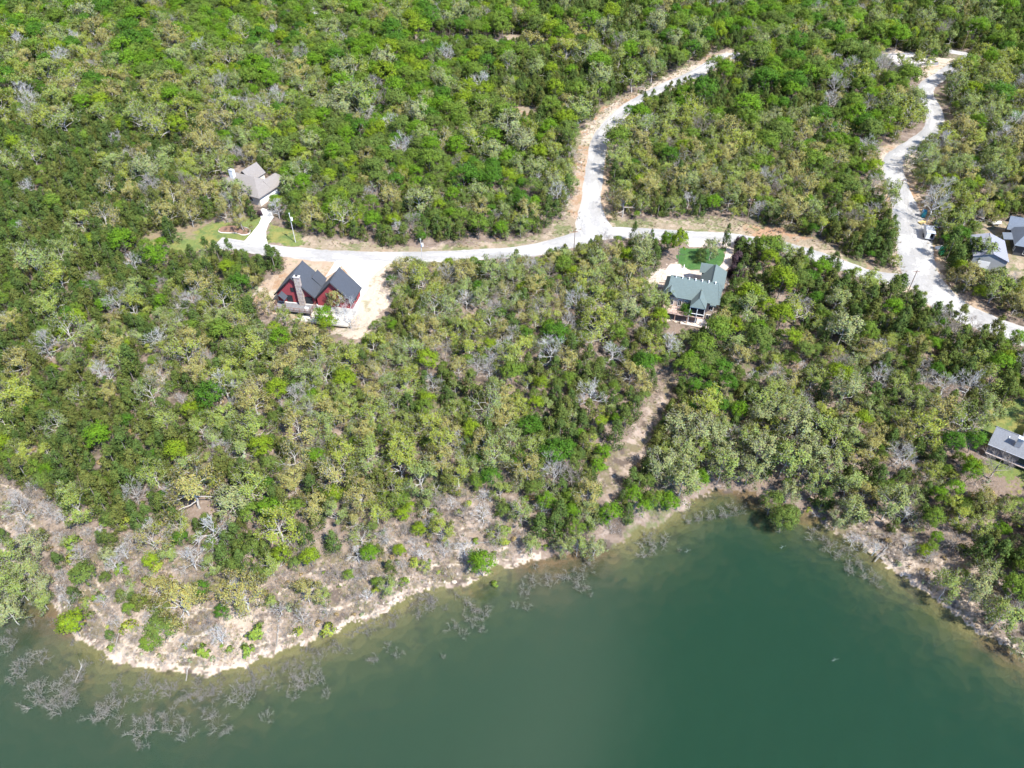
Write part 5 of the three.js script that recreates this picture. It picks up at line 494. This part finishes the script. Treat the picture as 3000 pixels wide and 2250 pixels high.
const ROADS = [[ROAD_MAIN, 4.4], [ROAD_NORTH, 6.4], [ROAD_EAST, 6.6], [ROAD_FAR, 4], [ROAD_CORNER, 4], [ROAD_RIDGE, 4]];
const bounds = (P) => [Math.min(...P.map((a) => a[0])), Math.max(...P.map((a) => a[0])), Math.min(...P.map((a) => a[1])), Math.max(...P.map((a) => a[1]))];
const fast = (P) => { const [a, b, c, d] = bounds(P); return (x, z) => x > a && x < b && z > c && z < d && inPoly(x, z, P); };
const clearF = CLEAR.map(fast), seenF = SEEN.map(fast), bareW = fast(BARE_SHORE), bareE = fast(BARE_SHORE_E);
const nearTrail = (x, z) => distLine(x, z, TRAIL);
// the open ground the builders and road crews keep: no tall trees on it or close on its lake side
function open(x, z, H) {
  for (const f of clearF) if (f(x, z)) return true;
  const lw = Math.hypot(x, z);
  for (const [P, r] of ROADS) { const d = distLine(x, z, P); if (d < r) return true; if ((P === ROAD_MAIN && x > 62 && x < 90) || (P === ROAD_EAST && ((z < -226 && z > -262) || z > -154))) continue; if (d < 3 + 1.4 * H) for (const k of [0.4, 0.8, 1.15]) if (distLine(x + (x / lw) * H * k, z + (z / lw) * H * k, P) < (P === ROAD_MAIN ? 1.8 : 2.6)) return true; }
  const l = Math.hypot(x, z); for (const k of [0.5, 1, 1.35]) for (const f of seenF) if (f(x + (x / l) * H * k, z + (z / l) * H * k)) return true;
  return nearTrail(x, z) < 2.8 || (H > 3 && nearTrail(x + H * 0.15, z - H * 0.8) < 1.8);
}
{
  const cand = [];
  for (let z = -470; z < -62; z += 2.6) for (let x = -330; x < 330; x += 2.6) { const px = x + (R0() - 0.5) * 2.6, pz = z + (R0() - 0.5) * 2.6; if (Math.abs(px) < 84 + 0.5 * -pz) cand.push([px, pz, R0()]); }
  cand.sort((a, b) => a[2] - b[2]);
  for (const [x, z] of cand) {
    const sd = z > -175 ? shoreDist(x, z) : 99; if (sd < 2.5) continue;
    let wc = 0.34, wo = 0.32, wg = 0.2, wb = 0.06, ws = 0.05; const big = fbm(x / 26 + 3, z / 26 - 8, 2);
    if (big > 0.55) wc += 0.3; else if (big < 0.45) wo += 0.22;
    if (z < -300) { wg += 0.35; wc -= 0.12; }
    for (const [zx, zz, r, k] of ZONES) { const d = Math.hypot(x - zx, z - zz) / r; if (d < 1) { const f = 1.6 * (1 - d * d); if (k === 'c') wc += f * 1.6; else if (k === 'o') { wo += f; wb += f * 0.12; } else if (k === 'g') wg += f; else { ws += f * 0.55; wo += f * 0.45; } } }
    let q = R0() * (wc + wo + wg + wb + ws), kind = (q -= wc) < 0 ? 'cedar' : (q -= wo) < 0 ? 'oak' : (q -= wg) < 0 ? 'leafy' : (q -= wb) < 0 ? 'bare' : 'pale';
    const u = R0(); let w = kind === 'cedar' ? 2.8 + 2.6 * u : kind === 'leafy' ? 4.4 + 4.8 * u * u : kind === 'oak' ? 5 + 4.6 * u : kind === 'bare' ? 4.5 + 3 * u : 4.5 + 3.5 * u;
    if (z < -240 && kind !== 'cedar') w *= 1.34;
    const shoreOpen = bareW(x, z) || bareE(x, z);
    if (shoreOpen) { if (R0() > (bareE(x, z) ? 0.4 : 0.24)) continue; w *= 0.7; if (kind === 'cedar' && R0() < 0.6) kind = 'bare'; }
    const H = KINDS[kind].protos[0].H / KINDS[kind].protos[0].W * w;
    if (open(x, z, H)) { if (kind !== 'cedar' && R0() < 0.16 && !open(x, z, 1.4)) plant('shrub', x, z, 1.2 + 1.3 * R0(), pick(0, 1, 2, 2, 3, 4)()); continue; }
    if (crowd(x, z, w, kind, kind === 'cedar' ? 0.2 : 0.23)) { continue; }
    const n = KINDS[kind].tones.length; plant(kind, x, z, w, kind === 'leafy' ? (z < -260 ? pick(0, 0, 1, 2, 3, 3, 4)() : pick(0, 1, 2, 3, 3, 4, 4)()) : Math.floor(R0() * n));
  }
  // a second storey of young trees closes the gaps left between the crowns
  for (let z = -470; z < -62; z += 2.9) for (let x = -330; x < 330; x += 2.9) { const px = x + (R0() - 0.5) * 2.9, pz = z + (R0() - 0.5) * 2.9, u = R0(), v = R0(); if (Math.abs(px) > 84 + 0.5 * -pz) continue; const sd = pz > -175 ? shoreDist(px, pz) : 99; if (sd < 3 || ((bareW(px, pz) || bareE(px, pz)) && v > 0.09)) continue; const kind = u < 0.4 ? 'leafy' : u < 0.75 ? 'oak' : 'cedar', w = 2.6 + 1.8 * v; if (open(px, pz, w * 1.1) || crowd(px, pz, w, kind, 0.2)) continue; plant(kind, px, pz, w, kind === 'leafy' ? pick(2, 3, 3, 4, 4)() : kind === 'oak' ? pick(0, 0, 2, 3)() : pick(0, 1, 2)()); }
  for (let i = 0; i < 400 && i >= 0; i++) { const x = -120 + 125 * R0(), z = -105 + 40 * R0(); if (bareW(x, z) && shoreDist(x, z) > 3 && !crowd(x, z, 2.6, 'bare', 0.4)) plant('bare', x, z, 2.4 + 2.2 * R0(), pick(0, 0, 1, 2)()); }
  // undergrowth and shore scrub
  for (let z = -200; z < -64; z += 2.6) for (let x = -190; x < 190; x += 2.6) { const px = x + (R0() - 0.5) * 2.6, pz = z + (R0() - 0.5) * 2.6; if (Math.abs(px) > 84 + 0.5 * -pz) continue; const sd = shoreDist(px, pz); if (sd < 1) continue; const so = bareW(px, pz) || bareE(px, pz); if (R0() > (so ? 0.3 : 0.42) || open(px, pz, 1.2)) continue; plant('shrub', px, pz, (so ? 0.9 : 1.2) + 1.6 * R0() * R0(), so ? pick(0, 1, 2, 3, 3, 4, 4)() : pick(0, 1, 2, 2, 3, 4)()); }
}
function regionOf(x, z) {
  if (bareW(x, z)) return 'on the open rocky shore of the point'; if (bareE(x, z)) return 'on the bank below the lakeside house';
  const main = z < -196 + (x < 0 ? 12 : 6);
  if (!main) { if (x < -66) return 'on the slope west of the red house'; if (x < -20) return 'on the slope below the red house'; if (x < 38) return 'between the red house and the footpath'; if (x < 75) return z < -135 ? 'beside the green-roofed house' : 'on the slope above the cove'; return z < -150 ? 'beside the wide gravel road' : 'uphill of the lakeside house'; }
  if (x < -60) return 'in the woods round the beige house'; if (x < 22) return 'in the woods west of the branch road'; if (x < 118) return 'in the woods between the two gravel roads'; return 'in the woods beyond the grey barn';
}
const dummy = new THREE.Object3D(), tint = new THREE.Color();
const farScore = (t) => (t.label ? 9 : t.w) / Math.hypot(t.x, 130, t.z);
for (const [kind, K] of Object.entries(KINDS)) {
  const all = PLANTS.filter((t) => t.kind === kind).sort((a, b) => farScore(b) - farScore(a)), N = 300, one = all.slice(0, N), rest = all.slice(N);
  const pose = (o, t, i) => { const P = K.protos[i % K.protos.length], s = t.w / P.W, R = rngOf(i * 977 + 5); o.position.set(t.x, groundY(t.x, t.z) - 0.05, t.z); o.rotation.set((R() - 0.5) * 0.1, R() * 6.283, (R() - 0.5) * 0.1); const sy = s * (t.hand ? 1.06 : 0.88 + 0.2 * R()) * (t.w > 9 ? 9 / t.w + (1 - 9 / t.w) * 0.6 : 1); o.scale.set(s, t.h ? t.h / P.H : sy, s); return P; };
  one.forEach((t, i) => {
    const o = new THREE.Group(); o.name = numbered(K.name); const P = pose(o, t, i), H = P.H * o.scale.y, size = kind === 'shrub' ? (t.w > 2.2 ? 'large ' : t.w > 1.4 ? '' : 'small ') : H > 9 ? 'tall ' : H > 6 ? '' : 'small ', where = regionOf(t.x, t.z), tone = K.tones[t.tone][0];
    if (t.label) tag(o, t.label, K.cat); else tag(o, `${size}${tone} ${K.noun} ${where}`, K.cat, `${size}${tone} ${K.cat}s of one kind ${where}`);
    scene.add(o);
    mesh(kind === 'shrub' ? 'stem' : kind === 'bare' ? 'trunk' : 'trunk', P.wood, kind === 'bare' ? K.mats[t.tone] : K.wood, o);
    if (P.crown) mesh(kind === 'shrub' ? 'foliage' : 'crown', P.crown, K.mats[t.tone], o);
  });
  if (rest.length) {
    const g = new THREE.Group(); g.name = { leafy: 'leafy_wood', oak: 'budding_wood', pale: 'pale_wood', cedar: 'cedar_wood', bare: 'leafless_wood', shrub: 'undergrowth' }[kind]; scene.add(g);
    tag(g, { leafy: 'far canopy of bright green leafy treetops covering the hills', oak: 'far canopy of olive and tan budding treetops on the hills', pale: 'far scattered pale sage treetops in the woods', cedar: 'dense dark cedar wood filling the slopes behind', bare: 'far leafless grey treetops scattered through the woods', shrub: 'low green and tawny undergrowth beneath the trees' }[kind], kind === 'shrub' ? 'undergrowth' : 'forest', null, 'stuff');
    const by = K.protos.map(() => []); rest.forEach((t, i) => by[i % K.protos.length].push([t, i]));
    const white = kind === 'bare' ? mat(1, 1, 1, 0.95) : leafMat(1, 1, 1, kind === 'leafy' ? 0.3 : 0);
    by.forEach((L, p) => { if (!L.length) return; const P = K.protos[p], parts = [[P.wood, kind === 'bare' ? white : K.wood, kind === 'bare', 'trunks'], [P.crown, white, true, 'crowns']].filter((a) => a[0]);
      for (const [geo, m, colour, nm] of parts) { const im = new THREE.InstancedMesh(geo, m, L.length); im.name = nm; im.castShadow = im.receiveShadow = true; L.forEach(([t, i], k) => { pose(dummy, t, i); dummy.updateMatrix(); im.setMatrixAt(k, dummy.matrix); if (colour) { const [, r, g2, b] = K.tones[t.tone], v = 0.85 + 0.3 * hash(i, 7); im.setColorAt(k, tint.setRGB(r * v, g2 * v, b * v)); } }); g.add(im); } });
  }
}
// drowned brush in the shallows
const brushProtos = set(brushProto, 9);
{
  const R = rngOf(88);
  const put = (x, z, w, label, group, name = 'drowned_brush') => { const P = brushProtos[Math.floor(R() * 9)], o = new THREE.Group(); o.name = numbered(name); const s = 0.85 * w / P.W; o.position.set(x, 0, z); o.rotation.y = R() * 6.28; o.scale.set(s, Math.min(1, 0.45 + s * 0.5), s); scene.add(o); tag(o, label, 'brush', group); mesh('stems', P.wood, barkDrown, o); };
  for (const [x, z, w] of BRUSH) { const where = x < -60 ? 'off the tip of the point' : x < -5 ? 'along the shore of the point' : x < 30 ? 'near the mouth of the cove' : x < 62 ? 'at the head of the cove' : 'below the east bank'; const sz = w > 5 ? 'wide ' : w < 3 ? 'small ' : ''; const few = Math.min(4, Math.max(1, Math.round(w / 3))); for (let q = 0; q < few; q++) put(x + (few > 1 ? (R() - 0.5) * w * 0.85 : 0), z + (few > 1 ? (R() - 0.5) * w * 0.6 : 0), Math.max(1, w / Math.sqrt(few) * (0.7 + 0.5 * R())), `${sz}grey drowned brush standing in the water ${where}`, `${sz}drowned brush ${where}`); }
  for (let i = 0; i < 45; i++) { const k = 4 + Math.floor(R() * 16), [ax, az] = SHORE[k], [bx, bz] = SHORE[k + 1], t = R(), x = ax + (bx - ax) * t, z = az + (bz - az) * t, d = 1 + 4 * R(); put(x + (R() - 0.5) * 2 - (x < -85 ? d : 0), z + (x < -85 ? 0.4 * d : d), 1.2 + 1.3 * R(), 'low grey brush stems on the clay at the waterline', 'low brush stems at the waterline'); }
}
// ---------- rocks, logs, dry grass ----------
{
  const R = rngOf(31), rocks = [0, 1, 2, 3, 4].map((k) => { const g = new THREE.IcosahedronGeometry(0.5, 1), p = g.attributes.position; for (let i = 0; i < p.count; i++) { const x = p.getX(i), y = p.getY(i), z = p.getZ(i), f = 0.72 + 0.55 * vnoise(x * 2.3 + k * 9 + 20, z * 2.3 + y * 3 + 40); p.setXYZ(i, x * f * 1.25, Math.max(-0.25, y * f * 0.55), z * f); } g.computeVertexNormals(); return g; });
  const mats = [mat(0.3, 0.245, 0.19), mat(0.24, 0.195, 0.155), mat(0.34, 0.29, 0.235)];
  const rock = (x, z, s, label, group) => { const o = mesh(numbered('rock'), rocks[Math.floor(R() * 5)], mats[Math.floor(R() * 3)]); o.position.set(x, groundY(x, z) + 0.04 * s, z); o.rotation.y = R() * 6.28; o.scale.set(s * 1.15, s * (0.45 + 0.35 * R()), s * 0.9); tag(o, label, 'rock', group); };
  for (let i = 0; i < 130; i++) { const east = i > 92, k = east ? 36 + Math.floor(R() * 9) : 4 + Math.floor(R() * 17), [ax, az] = SHORE[k], [bx, bz] = SHORE[k + 1], t = R(), L = Math.hypot(bx - ax, bz - az), nx = (bz - az) / L, nz = -(bx - ax) / L, d = 0.4 + 5 * R() * R(); const x = ax + (bx - ax) * t + nx * d, z = az + (bz - az) * t + nz * d; rock(x, z, 0.4 + 0.8 * R() * R(), east ? 'pale limestone rock on the east bank of the lake' : 'pale limestone rock on the shore ledge of the point', east ? 'limestone rocks on the east bank' : 'limestone rocks along the point'); }
  for (let i = 0; i < 70; i++) { const k = 2 + Math.floor(R() * 5), [ax, az] = ROAD_NORTH[k], [bx, bz] = ROAD_NORTH[k + 1], t = R(), L = Math.hypot(bx - ax, bz - az), nx = (bz - az) / L, nz = -(bx - ax) / L, d = 4 + 2.6 * R(), s = nx < 0 ? 1 : -1; rock(ax + (bx - ax) * t + s * nx * d, az + (bz - az) * t + s * nz * d, 0.4 + 0.7 * R(), 'pale rock in the ditch beside the branch road', 'rocks in the ditch beside the branch road'); }
  for (let i = 0; i < 26; i++) rock(-35.5 + 2.5 * (R() - 0.5) + i * 0.03, -167 + 7 * (R() - 0.5), 0.4 + 0.7 * R(), 'pale rock in the heap beside the red house drive', 'rocks heaped beside the red house drive');
  LOGS.forEach(([ax, az, bx, bz], i) => { const a = V3(ax, Math.max(0, groundY(ax, az)) + 0.25, az), b = V3(bx, Math.max(0, groundY(bx, bz)) + 0.3, bz), mid = a.clone().lerp(b, 0.5).add(rdir(R).multiplyScalar(0.18)), segs = [[a, b, 0.14, 0.06, 6]], d = b.clone().sub(a); for (let k = 0; k < 5; k++) { const q = a.clone().addScaledVector(d, 0.45 + 0.1 * k), e = rdir(R); e.y = Math.abs(e.y) * 0.6; segs.push([q, q.clone().addScaledVector(e.add(d.clone().normalize()), 0.7 + 0.6 * R()), 0.05, 0.015, 4]); }
    const o = new THREE.Group(); o.name = numbered('fallen_log'); o.position.set(ax, 0, az); scene.add(o); const sh = V3(-ax, 0, -az); mesh('trunk', tubes(segs.slice(0, 1).map(([p, q, r, s, n]) => [p.clone().add(sh), q.clone().add(sh), r, s, n])), barkDrown, o); mesh('branches', tubes(segs.slice(1).map(([p, q, r, s, n]) => [p.clone().add(sh), q.clone().add(sh), r, s, n])), barkPale, o);
    tag(o, ['pale fallen log on the slope among green shrubs', 'forked pale driftwood trunk on the open shore of the point', 'long grey dead trunk leaning down the point to the ledge', 'broken white snag on the ledge of the point', 'long pale log lying level behind the big shore bush', 'short pale log beside the footpath', 'grey dead trunk standing in the brown shallows', 'grey leaning trunk on the east bank', 'curved bare branch on the dry grass above the cove', 'thin grey trunk leaning out of the shallows', 'white fallen trunk among the budding trees'][i], 'log'); });
  SNAGS.forEach(([x, z, w], i) => { const o = new THREE.Group(); o.name = numbered('snag'); o.position.set(x, 0, z); scene.add(o); mesh('branches', tubes([[V3(0, -1, 0), V3(0.2, 0.5, 0), 0.07, 0.05, 5], [V3(0.2, 0.5, 0), V3(0.9, 1.1, 0.3), 0.05, 0.02, 4], [V3(0.2, 0.5, 0), V3(-0.4, 1.2, -0.3), 0.05, 0.02, 4], [V3(0.9, 1.1, 0.3), V3(1.2, 1.5, 0.1), 0.025, 0.01, 3], [V3(0, 0.1, 0), V3(-1.1, 0.35, 0.5), 0.05, 0.015, 4]]), mat(0.3, 0.3, 0.28), o); o.scale.setScalar(0.6); tag(o, ['pale snag sticking out of the open lake', 'white branch tip reaching from the leaning green tree', 'small pale snag near the mouth of the cove'][i], 'snag'); });
  // dry grass: tufts of flat blades
  const blade = []; for (let k = 0; k < 9; k++) { const a = k * 0.7 + R(), r = 0.1 + 0.16 * R(), h = 0.3 + 0.35 * R(), x = Math.cos(a), z = Math.sin(a); blade.push(-z * 0.05, 0, x * 0.05, z * 0.05, 0, -x * 0.05, x * (r + 0.15), h, z * (r + 0.15)); }
  const tuft = new THREE.BufferGeometry(); tuft.setAttribute('position', new THREE.Float32BufferAttribute(blade, 3)); tuft.computeVertexNormals();
  const spots = [], tryAt = (x, z, p) => { if (R() < p) spots.push([x, z]); };
  for (let z = -112; z < -63; z += 0.75) for (let x = -122; x < 106; x += 0.75) { const px = x + R() * 0.7, pz = z + R() * 0.7; if (!bareW(px, pz) && !bareE(px, pz)) continue; if (sdist(px, pz) < 0.6) continue; tryAt(px, pz, 0.18 + 0.75 * smooth(0.42, 0.62, fbm(px / 5, pz / 5, 3))); }
  const vn = fast(VERGE_N), ve = fast(VERGE_E), lr = fast(LOT_RED); for (let z = -400; z < -120; z += 1.1) for (let x = -70; x < 190; x += 1.1) { const px = x + R(), pz = z + R(); if ((vn(px, pz) || ve(px, pz)) && !ROADS.some(([P]) => distLine(px, pz, P) < 3.6)) tryAt(px, pz, 0.75 * smooth(0.35, 0.6, fbm(px / 6, pz / 6, 2))); else if (nearTrail(px, pz) < 4) tryAt(px, pz, 0.35); }
  const im = new THREE.InstancedMesh(tuft, mat(1, 1, 1, 1), spots.length); im.name = 'dry_grass'; tag(im, 'dry tawny grass tufts on the open shore and road verges', 'grass', null, 'stuff'); im.castShadow = im.receiveShadow = true;
  const T = [[0.26, 0.2, 0.12], [0.2, 0.165, 0.1], [0.32, 0.26, 0.18], [0.15, 0.155, 0.06], [0.24, 0.175, 0.135]];
  spots.forEach(([x, z], k) => { dummy.position.set(x, groundY(x, z) - 0.02, z); dummy.rotation.set(0, R() * 6.28, 0); const s = 0.7 + 0.9 * R(); dummy.scale.set(s, s * (0.7 + 0.5 * R()), s); dummy.updateMatrix(); im.setMatrixAt(k, dummy.matrix); im.setColorAt(k, tint.setRGB(...T[Math.floor(R() * 5)])); }); scene.add(im);
  // grey dry scrub
  const sc = []; for (let z = -112; z < -63; z += 1.5) for (let x = -122; x < 106; x += 1.5) { const px = x + R() * 1.5, pz = z + R() * 1.5, d = sdist(px, pz); if (d > 0.8 && ((bareW(px, pz) || bareE(px, pz)) ? R() < 0.8 : d < 40 && R() < 0.12)) sc.push([px, pz]); }
  const sm = new THREE.InstancedMesh(brushProtos[0].wood, mat(1, 1, 1, 1), sc.length); sm.name = 'dry_scrub'; tag(sm, 'knee high leafless grey scrub scattered over the shore', 'scrub', null, 'stuff'); sm.castShadow = sm.receiveShadow = true;
  sc.forEach(([x, z], k) => { dummy.position.set(x, groundY(x, z) + 0.2, z); dummy.rotation.set(0, R() * 6.28, 0); const s = 0.3 + 0.4 * R(); dummy.scale.set(s, s * 0.8, s); dummy.updateMatrix(); sm.setMatrixAt(k, dummy.matrix); const v = 0.16 + 0.16 * R(); sm.setColorAt(k, tint.setRGB(v, v * 0.88, v * 0.78)); }); scene.add(sm);
}
renderer.render(scene, camera);
